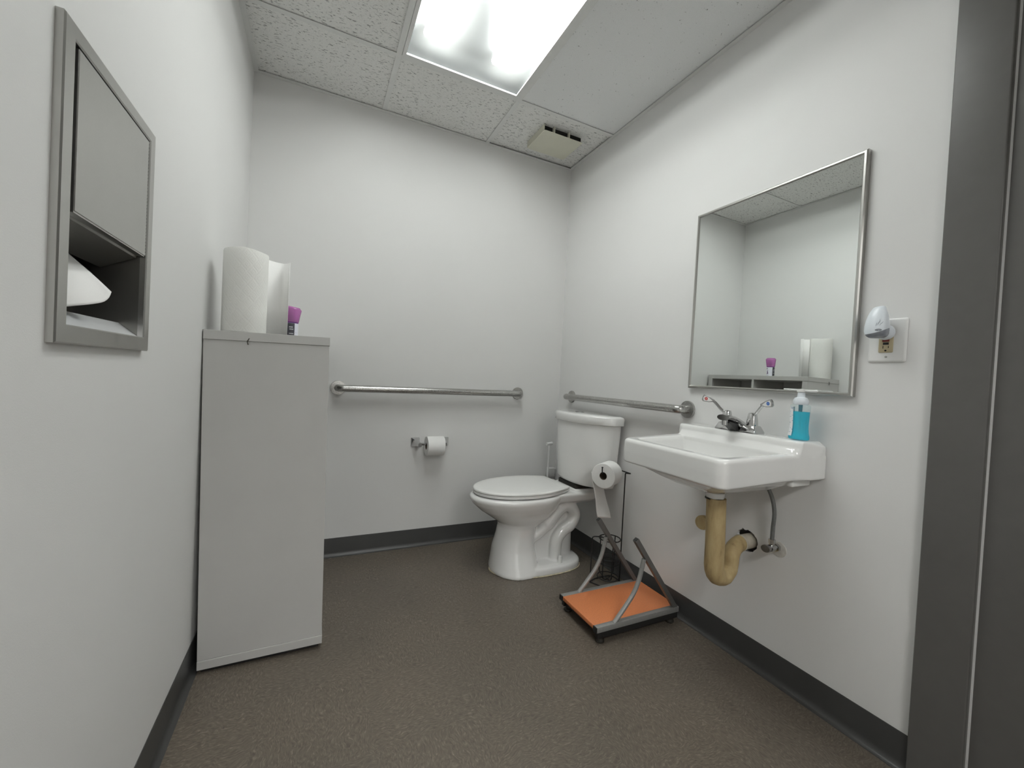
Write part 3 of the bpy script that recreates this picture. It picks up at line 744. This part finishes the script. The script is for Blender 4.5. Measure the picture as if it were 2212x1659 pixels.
# ------------------------------------------------------------------ orange footstool
FS = thing('footstool', 'low footstool with orange board and grey steel uprights by right wall', 'footstool', (-.27, -1.01, 0))
zt = .070; xa, xb_ = -.488, -.040; yn, yf = -1.146, -.876; tw = .022
ob = dict(orange=None)
bm = newbm(); box(bm, xa+.003, xb_-.004, yn+tw, yf-tw, zt-.017, zt-.001, .0015); obj('board', bm, M['orange'], FS)
for yy in (yn, yf-tw):
    bm = newbm(); box(bm, xa+.004, xb_-.004, yy, yy+tw, zt-tw, zt, .0015); r_ = obj('rail', bm, M['greypaint'], FS)
    for x0, x1 in ((xa-.001, xa+.0045), (xb_-.0045, xb_+.001)):
        bm = newbm(); box(bm, x0, x1, yy-.0004, yy+tw+.0004, zt-tw-.0004, zt+.0004, .001, 1); obj('end_cap', bm, M['black'], r_, label='black plastic end cap')
for yy in (yn+tw/2, yf-tw/2):
    bm = newbm(); tube(bm, [(-.058, yy, zt-.006), (-.3035, yy, .3935)], .0095, sq=True); u_ = obj('upright', bm, M['darkgrey'], FS)
    bm = newbm(); d_ = (V(-.3035, yy, .3935)-V(-.058, yy, zt)).normalized(); p1 = V(-.3035, yy, .3935); tube(bm, [p1-d_*.0005, p1+d_*.002], .0075, sq=True); obj('end_cap', bm, M['black'], u_)
    bm = newbm(); tube(bm, bez([(-.253, yy, .306), (-.262, yy, .265), (-.276, yy, .215), (-.302, yy, .165), (-.345, yy, .115), (-.392, yy, zt-.004)], 8), .0092, 18); obj('brace', bm, M['greypaint'], FS)
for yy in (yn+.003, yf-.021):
    bm = newbm(); box(bm, xa+.012, xb_-.008, yy, yy+.018, zt-tw-.026, zt-tw-.0005, .001, 1); obj('under_strip', bm, M['black'], FS, label='black strip under the grey rail')  # black strips filling the space just below the rails
# crossbars underneath and rubber feet
for x in (xa+.035, xb_-.035):
    bm = newbm(); box(bm, x-.011, x+.011, yn+.006, yf-.006, zt-tw-.020, zt-tw-.001, .001, 1); obj('crossbar', bm, M['black'], FS, label='black crossbar under the board')
    for yy in (yn+.020, yf-.020):
        bm = newbm(); lathe(bm, [(0, 0), (.016, 0), (.0185, .004), (.0175, .009), (.011, .014), (.009, .029), (0, .030)], (x, yy, 0)); obj('foot', bm, M['rubber'], FS, label='black rubber foot')

# ------------------------------------------------------------------ wall sink
SY = -1.385
SK = thing('sink', 'white rectangular wall hung sink below the mirror', 'sink', (0, SY, .73))
ctrl = [(-.432, .222), (-.30, .229), (-.17, .236), (-.125, .240), (-.095, .247), (-.06, .262), (-.03, .268), (0, .270)]
def hwid(x):
    for (a, p), (b, q) in zip(ctrl, ctrl[1:]):
        if a <= x <= b:
            t = (x-a)/(b-a); return p+(q-p)*t
    return ctrl[0][1] if x < ctrl[0][0] else ctrl[-1][1]
def sink_out(ins, zf, zb, xback=0, rc=.03, fx=-.432, dfx=0, n=14, extra=0):
    xf = fx+ins+dfx; rc = max(.012, rc)
    out = []; hwf = hwid(fx+.02)-ins
    # from back right (+y side) to front and round to back (-y side)
    xs = [xback+(xf+rc-xback)*k/n for k in range(n+1)]
    right = [(x, hwid(x)-ins-extra) for x in xs]
    corner = [(xf+rc-rc*math.sin(PI/2*k/6), right[-1][1]-rc+rc*math.cos(PI/2*k/6)) for k in range(1, 7)]
    front = [(xf, (right[-1][1]-rc)*(1-k/8*1)) for k in range(1, 9)]
    half = right+corner+front
    full = half+[(x, -y) for x, y in reversed(half[:-1])]
    for x, y in full:
        k = (x-fx)/(-fx); out.append(V(x, SY+y, zf+(zb-zf)*k))
    return out
bm = newbm()
rim = .822
rings = [sink_out(.020, .744, .758), sink_out(.006, .730, .752), sink_out(0, .736, .756), sink_out(-.001, .775, .79), sink_out(0, .812, .828), sink_out(.003, rim-.004, .833), sink_out(.008, rim, .836)]
# inner rings stop in front of the ledge
XB = -.118
rings += [sink_out(.034, rim, .8340, xback=XB), sink_out(.039, rim-.003, .831, xback=XB-.003), sink_out(.044, rim-.013, .822, xback=XB-.006),
          sink_out(.052, .775, .78, xback=XB-.012, rc=.04), sink_out(.064, .735, .735, xback=XB-.020, rc=.05), sink_out(.086, .708, .704, xback=XB-.035, rc=.06), sink_out(.13, .694, .690, xback=XB-.06, rc=.05)]
n = len(rings[0]); dc = V(-.205, -1.412, .684)
last = rings[-1]; rings.append([dc+V((p.x-dc.x), (p.y-dc.y), 0).normalized()*.022 for p in last])
loft(bm, rings, True, True)
# underside of the bowl, tapering to the drain
rings = [sink_out(.030, .742, .748, xback=-.09, rc=.05), sink_out(.045, .720, .722, xback=-.10, rc=.06), sink_out(.085, .698, .695, xback=-.115, rc=.06), sink_out(.13, .678, .676, xback=-.135, rc=.04)]
rings.append([dc+V((p.x-dc.x), (p.y-dc.y), 0).normalized()*.034+V(0, 0, -.022) for p in rings[-1]])
rings.append([dc+V((p.x-dc.x), (p.y-dc.y), 0).normalized()*.030+V(0, 0, -.046) for p in rings[-1]])
loft(bm, rings, True, True)
# back ledge with flared ends
LZ = .8755
def ledge(x):
    return None
secs = []
N = 26
for i in range(N+1):
    u = -1+2*i/N; e = abs(u)
    hwb = .268
    y = SY+u*hwb
    rise = LZ if e < .93 else LZ-.016*((e-.93)/.07)**2
    xfr = -.104 if e < .90 else -.104+.080*((e-.90)/.10)**1.6
    xfb = -.120 if e < .88 else -.120+.085*((e-.88)/.12)**1.4
    zz = .80
    P = [(0, .76), (0, rise-.003), (-.004, rise), (xfr*.55, rise+.0005), (xfr+.012, rise), (xfr+.003, rise-.003), (xfr, rise-.010), (xfr-.002, rise-.025), ((xfr+xfb)/2-.001, .842), (xfb-.001, .833), (xfb-.006 if e < .88 else xfb, .828), (xfb, .76)]
    secs.append([V(x, y, z) for x, z in P])
loft(bm, secs)
box(bm, -.105, -.001, SY-.228, SY+.20, .722, .765, .004)
sb = obj('basin', bm, M['porcelain'], SK, smooth=38)
sb_m = sb.modifiers.new('fuse', 'REMESH'); sb_m.mode = 'VOXEL'; sb_m.voxel_size = .0032; sb_m.use_smooth_shade = True
s2 = sb.modifiers.new('soften', 'SMOOTH'); s2.factor = .5; s2.iterations = 5
bm = newbm(); lathe(bm, [(0, 0), (.021, 0), (.020, .0025), (.008, .0015), (0, .0012)], (dc.x, dc.y, .6845)); obj('drain_flange', bm, M['chrome'], SK)
bm = newbm(); rg = []
tube(bm, [(dc.x+.030*math.cos(2*PI*k/30), dc.y+.030*math.sin(2*PI*k/30), .6375+.001*math.sin(k)) for k in range(30)], .0035, 8, closed=True)
tube(bm, [(dc.x+.029*math.cos(2*PI*k/30), dc.y+.029*math.sin(2*PI*k/30), .631+.002*math.sin(k*1.3)) for k in range(16, 30)], .0035, 8)
obj('drain_gasket', bm, M['rubber'], SK, label='black rubber gasket under the bowl')

# ------------------------------------------------------------------ faucet
fx, fy, fz = -.062, SY, LZ+.0008
FC = thing('faucet', 'chrome two handle faucet on the back ledge of the sink', 'faucet', (fx, fy, fz))
bm = newbm()
for s in (-1, 1):
    yc = fy+s*.0515
    loft(bm, [[V(fx+u, yc+v, fz+z) for u, v in rrect(w, h, .004, 3)] for z, w, h in ((0, .060, .060), (.004, .060, .060), (.024, .042, .044), (.026, .038, .040))])
box(bm, fx-.018, fx+.020, fy-.05, fy+.05, fz, fz+.018, .004)
obj('base_plate', bm, M['chrome'], FC)
bm = newbm()   # spout: arched, open dark underside
secs = []
for i in range(13):
    t_s = i/12; x = fx+.012-t_s*.103
    zc = fz+.020+.028*math.sin(t_s*PI*.55)+.002*t_s; w = .021-.004*math.sin(t_s*PI)+.004*t_s; h = .017*(1-t_s*.38)
    secs.append([V(x, fy+w*math.cos(a)*(abs(math.cos(a))**-.3 if abs(math.cos(a)) > .01 else 1), zc+h*math.sin(a)) for a in [2*PI*k/20 for k in range(20)]])
loft(bm, secs)
sp = obj('spout', bm, M['chrome'], FC, smooth=60)
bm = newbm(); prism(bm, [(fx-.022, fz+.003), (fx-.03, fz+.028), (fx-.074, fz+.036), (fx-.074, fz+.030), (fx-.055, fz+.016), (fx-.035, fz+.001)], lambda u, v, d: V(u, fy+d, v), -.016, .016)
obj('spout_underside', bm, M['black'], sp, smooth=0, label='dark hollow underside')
bm = newbm(); cyl(bm, (fx-.080, fy, fz+.044), (fx-.080, fy, fz+.022), .0105, .0115); obj('aerator', bm, M['chrome'], sp)
for s, en in ((1, 'red'), (-1, 'blue')):
    yc = fy+s*.0515
    bm = newbm(); lathe(bm, [(0, .022), (.0185, .022), (.0195, .026), (.0185, .045), (.0150, .066), (.0125, .072), (0, .074)], (fx, yc, fz), seg=28)
    hub = obj('handle', bm, M['chrome'], FC, label='hot side lever' if s > 0 else 'cold side lever')
    bm = newbm()
    tip = V(fx-.030, fy+s*.148, fz+.112)
    p = bez([(fx-.002, yc+s*.004, fz+.061), (fx-.010, fy+s*.072, fz+.074), (fx-.015, fy+s*.087, fz+.0915), (fx-.019, fy+s*.100, fz+.1035), (fx-.022, fy+s*.114, fz+.109)], 6)
    secs = []
    m = len(p)
    for i, q in enumerate(p):
        k = i/(m-1)
        hgt = .008 if k < .1 else (.0062 if k < .55 else .0062-.003*(k-.55)/.45)
        thk = .0070*(1-k)+.0045*k
        dd = V(0, s, .35).normalized(); nn = V(-1, 0, 0); up = nn.cross(dd); up = up if up.z > 0 else -up
        secs.append([q+nn*thk*math.cos(a)+up*hgt*math.sin(a) for a in [2*PI*kk/14 for kk in range(14)]])
    loft(bm, secs)
    cc = V(tip.x+.006, fy+s*.122, fz+.1115); dd = V(-.22, s, .22).normalized(); nn = V(-1, -s*.22, -.1).normalized(); up = dd.cross(nn).normalized(); up = up if up.z > 0 else -up
    poly = [(-.022, -.0015), (-.008, -.0078), (.014, -.0105), (.018, .001), (.014, .0098), (-.005, .0068)]
    bp_ = [(-.030, -.0035), (-.022, -.0060), (-.008, -.0112), (.017, -.0142), (.0225, -.010), (.0225, .004), (.019, .0132), (.010, .0132), (-.006, .0102), (-.024, .0050), (-.030, .0030)]
    pb = cc+nn*.0062; loft(bm, [[pb-nn*.008+dd*u*.9+up*v*.9 for u, v in bp_], [pb-nn*.0025+dd*u+up*v for u, v in bp_], [pb+dd*u*.96+up*v*.95 for u, v in bp_]])
    obj('lever', bm, M['chrome'], hub, smooth=50)
    # white paddle inlay with coloured dot
    cc = V(tip.x+.006, fy+s*.122, fz+.1115); dd = V(-.22, s, .22).normalized(); nn = V(-1, -s*.22, -.1).normalized(); up = dd.cross(nn).normalized(); up = up if up.z > 0 else -up
    bm = newbm(); poly_ = [(-.022, -.0015), (-.008, -.0078), (.014, -.0105), (.018, .001), (.014, .0098), (-.005, .0068)]
    pn = cc+nn*.0065
    loft(bm, [[pn-nn*.006+dd*u+up*v for u, v in poly], [pn+dd*u+up*v for u, v in poly]]); inl = obj('inlay', bm, M['white'], hub, smooth=0)
    bm = newbm(); Mx = axis_M(nn)
    lathe(bm, [(.0026, 0), (.0062, 0), (.0062, .0006), (.0026, .0006), (.0026, 0)], pn+dd*.005, Mx, 20); lathe(bm, [(0, 0), (.0013, 0), (.0013, .0006), (0, .0006)], pn+dd*.005, Mx, 12)
    obj('temperature_mark', bm, M[en], hub, label='red ring mark' if s > 0 else 'blue ring mark')

# ------------------------------------------------------------------ soap bottle
sx, sy, sz = -.058, -1.597, LZ+.0008
B = thing('soap_bottle', 'clear pump bottle of bright blue hand soap on sink ledge', 'soap bottle', (sx, sy, sz))
def oval(z, a, b, n=40, p=2.5):
    out = []
    for k in range(n):
        t = 2*PI*k/n; c, s = math.cos(t), math.sin(t)
        out.append(V(sx+a*abs(c)**(2/p)*(1 if c >= 0 else -1), sy+b*abs(s)**(2/p)*(1 if s >= 0 else -1), sz+z))
    return out
prof = [(0, .98), (.003, 1.05), (.010, 1.05), (.022, .95), (.045, .90), (.07, .92), (.095, .955), (.112, .96)]
bm = newbm(); loft(bm, [oval(z+.0015, .0195*f, .0285*f) for z, f in prof if z < .095] + [oval(.0935, .0195*.95, .0285*.95)]); obj('soap', bm, M['cyan'], B, smooth=50, label='bright blue liquid')
bm = newbm(); loft(bm, [oval(z, .0208*f, .0302*f) for z, f in prof]+[oval(.1155, .0185, .026), oval(.118, .0165, .0185)]); obj('bottle', bm, M['clear'], B, smooth=50)
bm = newbm(); lathe(bm, [(0, .1165), (.0195, .1165), (.0215, .120), (.0215, .131), (.0175, .139), (.0110, .1415), (.0105, .157), (0, .158)], (sx, sy, sz)); pc = obj('pump_collar', bm, M['bluewhite'], B)
M['frost'] = M['bluewhite']
bm = newbm(); lathe(bm, [(0, .158), (.0125, .158), (.0135, .162), (.0130, .1675), (0, .169)], (sx, sy, sz), seg=30)
secs = []
for i in range(9):
    k = i/8; yy = sy+.004+.050*k; secs.append([V(sx-.004*k+.0065*(1-.45*k)*math.cos(a), yy, sz+.1645+.0015*k+.0036*(1-.4*k)*math.sin(a)) for a in [2*PI*q/12 for q in range(12)]])
loft(bm, secs)
loft(bm, [[V(sx+.0085*math.cos(a)*f, sy-.030+.020*math.sin(a)*f, sz+z) for a in [2*PI*q/24 for q in range(24)]] for z, f in ((.1585, .7), (.1615, 1), (.1655, 1), (.167, .8))])
obj('pump_head', bm, M['white'], B)
bm = newbm(); cyl(bm, (sx, sy, sz+.118), (sx, sy, sz+.02), .0025); cyl(bm, (sx, sy, sz+.118), (sx, sy, sz+.082), .006, .005)
M['teal'] = plain('submerged_pump_tube', (.01, .16, .22), .3); obj('dip_tube', bm, M['teal'], B)
bm = newbm(); ra = []; n = 16   # label wrap on the left side (towards the faucet)
tl = NT('soap_label').setup((.86, .87, .88), .4)
f = tl.noise(tl.coord((40, 40, 260)), 1, 1); tl.l(tl.ramp(f, [(.33, (.35, .45, .55)), (.37, (.86, .87, .88))]), tl.b.inputs['Base Color'])
rowz = [.012, .03, .05, .07, .09, .108]
cols = []
for z in rowz:
    f = 1
    for (a, p), (b, q) in zip(prof, prof[1:]):
        if a <= z <= b: f = p+(q-p)*(z-a)/(b-a)
    ov = oval(z, .0212*f, .0306*f)
    wl = [k for k in range(6, 19)]
    cols.append([bm.verts.new(ov[k]) for k in wl])
for r1_, r2_ in zip(cols, cols[1:]):
    for a, b, c, d in zip(r1_, r1_[1:], r2_[1:], r2_): bm.faces.new((a, b, c, d))
obj('label_wrap', bm, tl.m, B, smooth=60, label='white printed label on the side facing the faucet')

# ------------------------------------------------------------------ drain trap, insulated valve, supply valve
PT = thing('drain_pipe', 'stained yellowish P-trap drain pipe curving under the sink into the wall', 'pipe', (-.2, -1.42, .34))
py0 = -1.4215; bm = newbm()
ub = [(-.205, py0+.004, .640), (-.204, py0+.002, .56), (-.2025, py0, .47), (-.202, py0, .40)]
ub += [(-.158-.044*math.cos(a), py0-.001, .392-.050*math.sin(a)*.9+.003) for a in [PI*k/10 for k in range(1, 10)]]
pp = [Vector(p) for p in ub]
tube(bm, pp, [.0325]*4+[.0325]*3+[.0305]*3+[.0280]*3, 28)
obj('insulated_tail', bm, M['pvc'], PT, smooth=60)
bm = newbm(); p2 = bez([(-.117, py0-.001, .379), (-.113, py0, .400), (-.111, py0+.001, .420), (-.097, py0+.004, .440), (-.068, py0+.009, .452), (-.045, py0+.012, .455)], 6)
tube(bm, p2, [.0270+.001*min(1, k/12) for k in range(len(p2))], 26); obj('trap_bend', bm, M['pvc'], PT, smooth=60)
bm = newbm(); cyl(bm, (-.050, py0+.012, .455), (.07, py0+.016, .455), .0275); tube(bm, [(-.047+.0, py0+.012+.028*math.cos(2*PI*k/30), .455+.028*math.sin(2*PI*k/30)) for k in range(30)], .0028, 8, closed=True)
obj('wall_sleeve', bm, M['pvcwhite'], PT, label='dingy white sleeve entering the wall')
# insulated hot supply stub left of the trap
HS = thing('insulated_valve', 'beige insulated shutoff cover left of the drain pipe', 'valve cover', (0, -1.253, .476))
bm = newbm(); lathe(bm, [(0, 0), (.0195, 0), (.0205, .004), (.0215, .040), (.0275, .046), (.0290, .062), (.0275, .068), (0, .069)], (0, -1.243, .478), axis_M((-1, -.12, 0)), 30); obj('cover', bm, M['pvc'], HS)
bm = newbm(); tube(bm, bez([(-.036, -1.266, .488), (-.036, -1.275, .55), (-.044, -1.300, .64), (-.058, -1.330, .725)], 8), .0145, 18); obj('insulated_riser', bm, M['pvc'], HS, smooth=60)
SV = thing('supply_valve', 'chrome shutoff valve with grey hose right of the drain pipe', 'valve', (0, -1.5185, .476))
bm = newbm(); lathe(bm, [(0, 0), (.027, 0), (.026, .002), (.022, .003), (.012, .003), (0, .003)], (0, -1.5235, .470), axis_M((-1, 0, 0)), 26); obj('escutcheon', bm, M['plaster'], SV, label='rough white ring around the hole')
bm = newbm(); cyl(bm, (0, -1.5185, .476), (-.048, -1.5165, .4775), .0075); cyl(bm, (-.003, -1.5185, .476), (-.014, -1.518, .476), .0145, seg=6); cyl(bm, (-.022, -1.517, .477), (-.042, -1.5165, .477), .0125, seg=8)
cyl(bm, (-.032, -1.5165, .480), (-.032, -1.5165, .500), .0095, seg=18); cyl(bm, (-.032, -1.5165, .493), (-.032, -1.5165, .508), .0115, seg=6); obj('valve_body', bm, M['chrome'], SV)
bm = newbm(); lathe(bm, [(0, 0), (.008, 0), (.0205, .004), (.0215, .008), (.0205, .013), (.0, .015)], (-.046, -1.514, .476), axis_M((-.92, .25, -.08)), 28, sx=.62, sy=1.0); obj('handle', bm, M['darkgrey'], SV, smooth=50)
bm = newbm(); tube(bm, bez([(-.032, -1.5165, .503), (-.032, -1.517, .55), (-.033, -1.5195, .60), (-.040, -1.514, .65), (-.052, -1.497, .70), (-.060, -1.475, .745)], 8), .0066, 14); obj('supply_hose', bm, M['hose'], SV)

# ------------------------------------------------------------------ mirror
MI = thing('mirror', 'large rectangular wall mirror in thin steel frame above the sink', 'mirror', (0, -1.41, 1.03))
my0, my1, mz0, mz1 = -1.7215, -1.0985, 1.028, 1.7905
bm = newbm(); pic_frame(bm, my0, my1, mz0, mz1, my0+.0125, my1-.0125, mz0+.0125, mz1-.0125, -.001, -.020, .0035); obj('frame', bm, M['steel'], MI)
bm = newbm(); box(bm, -.0155, -.004, my0+.010, my1-.010, mz0+.010, mz1-.010); obj('glass', bm, M['mirror'], MI, smooth=0)

# ------------------------------------------------------------------ outlet + plug-in freshener
OU = thing('outlet', 'white wide wall plate with almond outlet right of the mirror', 'outlet', (0, -1.793, 1.2))
bm = newbm()
oc = (-1.793, 1.1995)
loft(bm, [[V(-d, oc[0]+u, oc[1]+v) for u, v in rrect(w, h, .005, 4)] for d, w, h in ((0, .0895, .1275), (.003, .0895, .1275), (.0058, .083, .121), (.0062, .078, .116))]); obj('wall_plate', bm, M['white'], OU)
bm = newbm(); loft(bm, [[V(-d, -1.7915+u, 1.1975+v) for u, v in rrect(w, h, .003, 3)] for d, w, h in ((.006, .034, .068), (.0075, .034, .068), (.0082, .0325, .0665))]); rcp = obj('receptacle', bm, M['almond'], OU, label='almond receptacle')
bm = newbm(); box(bm, -.0098, -.008, -1.7995, -1.7835, 1.1955, 1.2035); obj('reset_button', bm, M['darkred'], rcp, smooth=0, label='dark red reset button')
bm = newbm(); box(bm, -.0098, -.008, -1.7985, -1.7855, 1.1865, 1.1930); obj('test_button', bm, M['black'], rcp, smooth=0, label='black test button')
bm = newbm(); box(bm, -.0086, -.008, -1.7862, -1.7847, 1.1755, 1.1835); box(bm, -.0086, -.008, -1.7990, -1.7975, 1.1765, 1.1825); lathe(bm, [(0, 0), (.0026, 0), (.0026, .0005), (0, .0005)], (-.0082, -1.7918, 1.1695), axis_M((-1, 0, 0)), 14); obj('slots', bm, M['dark'], rcp, smooth=0)
bm = newbm(); lathe(bm, [(0, 0), (.0032, 0), (.003, .0012), (0, .0018)], (-.006, -1.7930, 1.151), axis_M((-1, 0, 0)), 16); obj('screw', bm, M['steel'], OU)
PX = thing('plug_in_freshener', 'white plug-in scent warmer plugged into the almond outlet', 'air freshener', (-.009, -1.79, 1.25))
bm = newbm()
pc_ = V(-.050, -1.7855, 0); secs = []
for z, a, b, dx in ((1.2035, .012, .016, .004), (1.207, .019, .0235, .003), (1.215, .0235, .0275, .001), (1.226, .0245, .0285, 0), (1.240, .0235, .0278, 0), (1.256, .0215, .0255, .001), (1.272, .0185, .022, .003), (1.285, .0150, .0175, .005), (1.2925, .0115, .014, .007), (1.295, .008, .010, .008)):
    secs.append([V(pc_.x+dx+a*math.cos(t)*abs(math.cos(t))**-.15 if abs(math.cos(t)) > .02 else pc_.x+dx, pc_.y+b*math.sin(t), z) for t in [2*PI*k/36 for k in range(36)]])
def ring_at(zf, k=1.0):
    out = []
    for q in range(36):
        t = 2*PI*q/36; z = zf(t)
        for A1, A2 in zip(ALL, ALL[1:]):
            if A1[0] <= z <= A2[0]:
                m = (z-A1[0])/(A2[0]-A1[0]); a, b, dx = [A1[i_]+(A2[i_]-A1[i_])*m for i_ in (1, 2, 3)]
        out.append(V(pc_.x+dx+k*a*math.cos(t)*(abs(math.cos(t))**-.15 if abs(math.cos(t)) > .02 else 1), pc_.y+k*b*math.sin(t), z))
    return out
ALL = [(1.2035, .012, .016, .004), (1.207, .019, .0235, .003), (1.215, .0235, .0275, .001), (1.226, .0245, .0285, 0), (1.240, .0235, .0278, 0), (1.256, .0215, .0255, .001), (1.272, .0185, .022, .003), (1.285, .0150, .0175, .005), (1.2925, .0115, .014, .007), (1.298, .008, .010, .008)]
wav = lambda t: 1.2135+.0185*(.5+.5*math.cos(t+math.radians(55)))**1.6
rings = [ring_at(wav, .94), ring_at(wav)]+[ring_at(lambda t, f=f: wav(t)+(1.2925-wav(t))*f) for f in (.12, .3, .5, .68, .82, .93, 1.0)]
rings.append([pc_*1+V(.0075, 0, 1.2945)+(p-V(pc_.x+.0075, pc_.y, 1.2925))*.75 for p in rings[-1]])
for r_i in rings[-3:]:
    for p in r_i: p.z += (p.y-pc_.y)*-.12
loft(bm, rings); sh = obj('shell', bm, M['bluewhite'], PX, smooth=60)
bm = newbm(); loft(bm, [ring_at(lambda t, z=z: z, .965) for z in (1.2036, 1.2055, 1.209, 1.215, 1.225, 1.234)]); obj('refill_window', bm, M['greyplastic'], PX, smooth=60, label='translucent grey lower part')
bm = newbm(); lathe(bm, [(0, 0), (.0215, 0), (.0225, .004), (.0215, .016), (.017, .022), (0, .023)], (-.0105, -1.793, 1.222), axis_M((-1, .1, 0)), 30); obj('plug', bm, M['bluewhite'], PX, smooth=50)
# engraved wisps and oval vent on the face pointing at the room
bm = newbm()
nrm = V(-.80, -.55, .15).normalized(); 
def on_face(u, v):   # u sideways, v height
    a = PI+.62+u/.026; z = v
    aa = .0235; bb = .0278
    for (z1_, a1_, b1_, d1_), (z2_, a2_, b2_, d2_) in zip(SEC, SEC[1:]):
        if z1_ <= z <= z2_:
            t = (z-z1_)/(z2_-z1_); aa = a1_+(a2_-a1_)*t; bb = b1_+(b2_-b1_)*t; dd = d1_+(d2_-d1_)*t
    return V(pc_.x+dd+aa*1.01*math.cos(a)*abs(math.cos(a))**-.15, pc_.y+bb*1.01*math.sin(a), z)
SEC = [(1.2035, .012, .016, .004), (1.207, .019, .0235, .003), (1.215, .0235, .0275, .001), (1.226, .0245, .0285, 0), (1.240, .0235, .0278, 0), (1.256, .0215, .0255, .001), (1.272, .0185, .022, .003), (1.285, .0150, .0175, .005)]
for w in ([(-.0065, 1.236), (-.005, 1.242), (-.0025, 1.247), (-.0015, 1.251), (-.002, 1.255)], [(-.0095, 1.234), (-.0085, 1.240), (-.007, 1.245)], [(-.0025, 1.236), (.001, 1.241), (.0045, 1.2445), (.006, 1.249)]):
    q = bez([on_face(u, v) for u, v in w], 5); m_ = len(q)
    tube(bm, q, [.0006*math.sin(PI*(i+.5)/m_)+.0001 for i in range(m_)], 6)
M['groove'] = plain('grey_groove', (.30, .33, .38), .5)
obj('wisp_relief', bm, M['groove'], sh, label='grey curved wisp marks')
bm = newbm(); q = [on_face(-.0035+.0075*math.cos(2*PI*k/24), 1.2235+.0033*math.sin(2*PI*k/24)) for k in range(24)]
ctr = on_face(-.0035, 1.2235); loft(bm, [[p for p in q], [ctr+(p-ctr)*.8 for p in q]], False, True); obj('vent', bm, M['greyplastic'], sh, smooth=50)

# ------------------------------------------------------------------ camera, world, view
f, yaw, pitch, roll = 883.8064, .4443676, -.0170345, .0528769
cy_, sy_ = math.cos(yaw), math.sin(yaw)
fw = V(sy_*math.cos(pitch), cy_*math.cos(pitch), math.sin(pitch)); rt = V(cy_, -sy_, 0); up = rt.cross(fw)
r2 = rt*math.cos(roll)+up*math.sin(roll); u2 = -rt*math.sin(roll)+up*math.cos(roll)
cam = bpy.data.cameras.new('camera'); co = bpy.data.objects.new('camera', cam); C.objects.link(co)
mw = Matrix((r2, u2, -fw)).transposed().to_4x4(); mw.translation = V(-1.51156, -2.4111, 1.0338)
co.matrix_world = mw; cam.sensor_width = 36; cam.sensor_fit = 'HORIZONTAL'; cam.lens = f/2212*36; cam.clip_start = .02
bpy.context.scene.camera = co
w = bpy.data.worlds.new('world'); bpy.context.scene.world = w; w.use_nodes = True
w.node_tree.nodes['Background'].inputs[0].default_value = (.8, .85, .9, 1); w.node_tree.nodes['Background'].inputs[1].default_value = .05
vs = bpy.context.scene.view_settings
vs.view_transform = 'Standard'; vs.look = 'None'; vs.gamma = 1; vs.use_curve_mapping = False; vs.exposure = 0.05
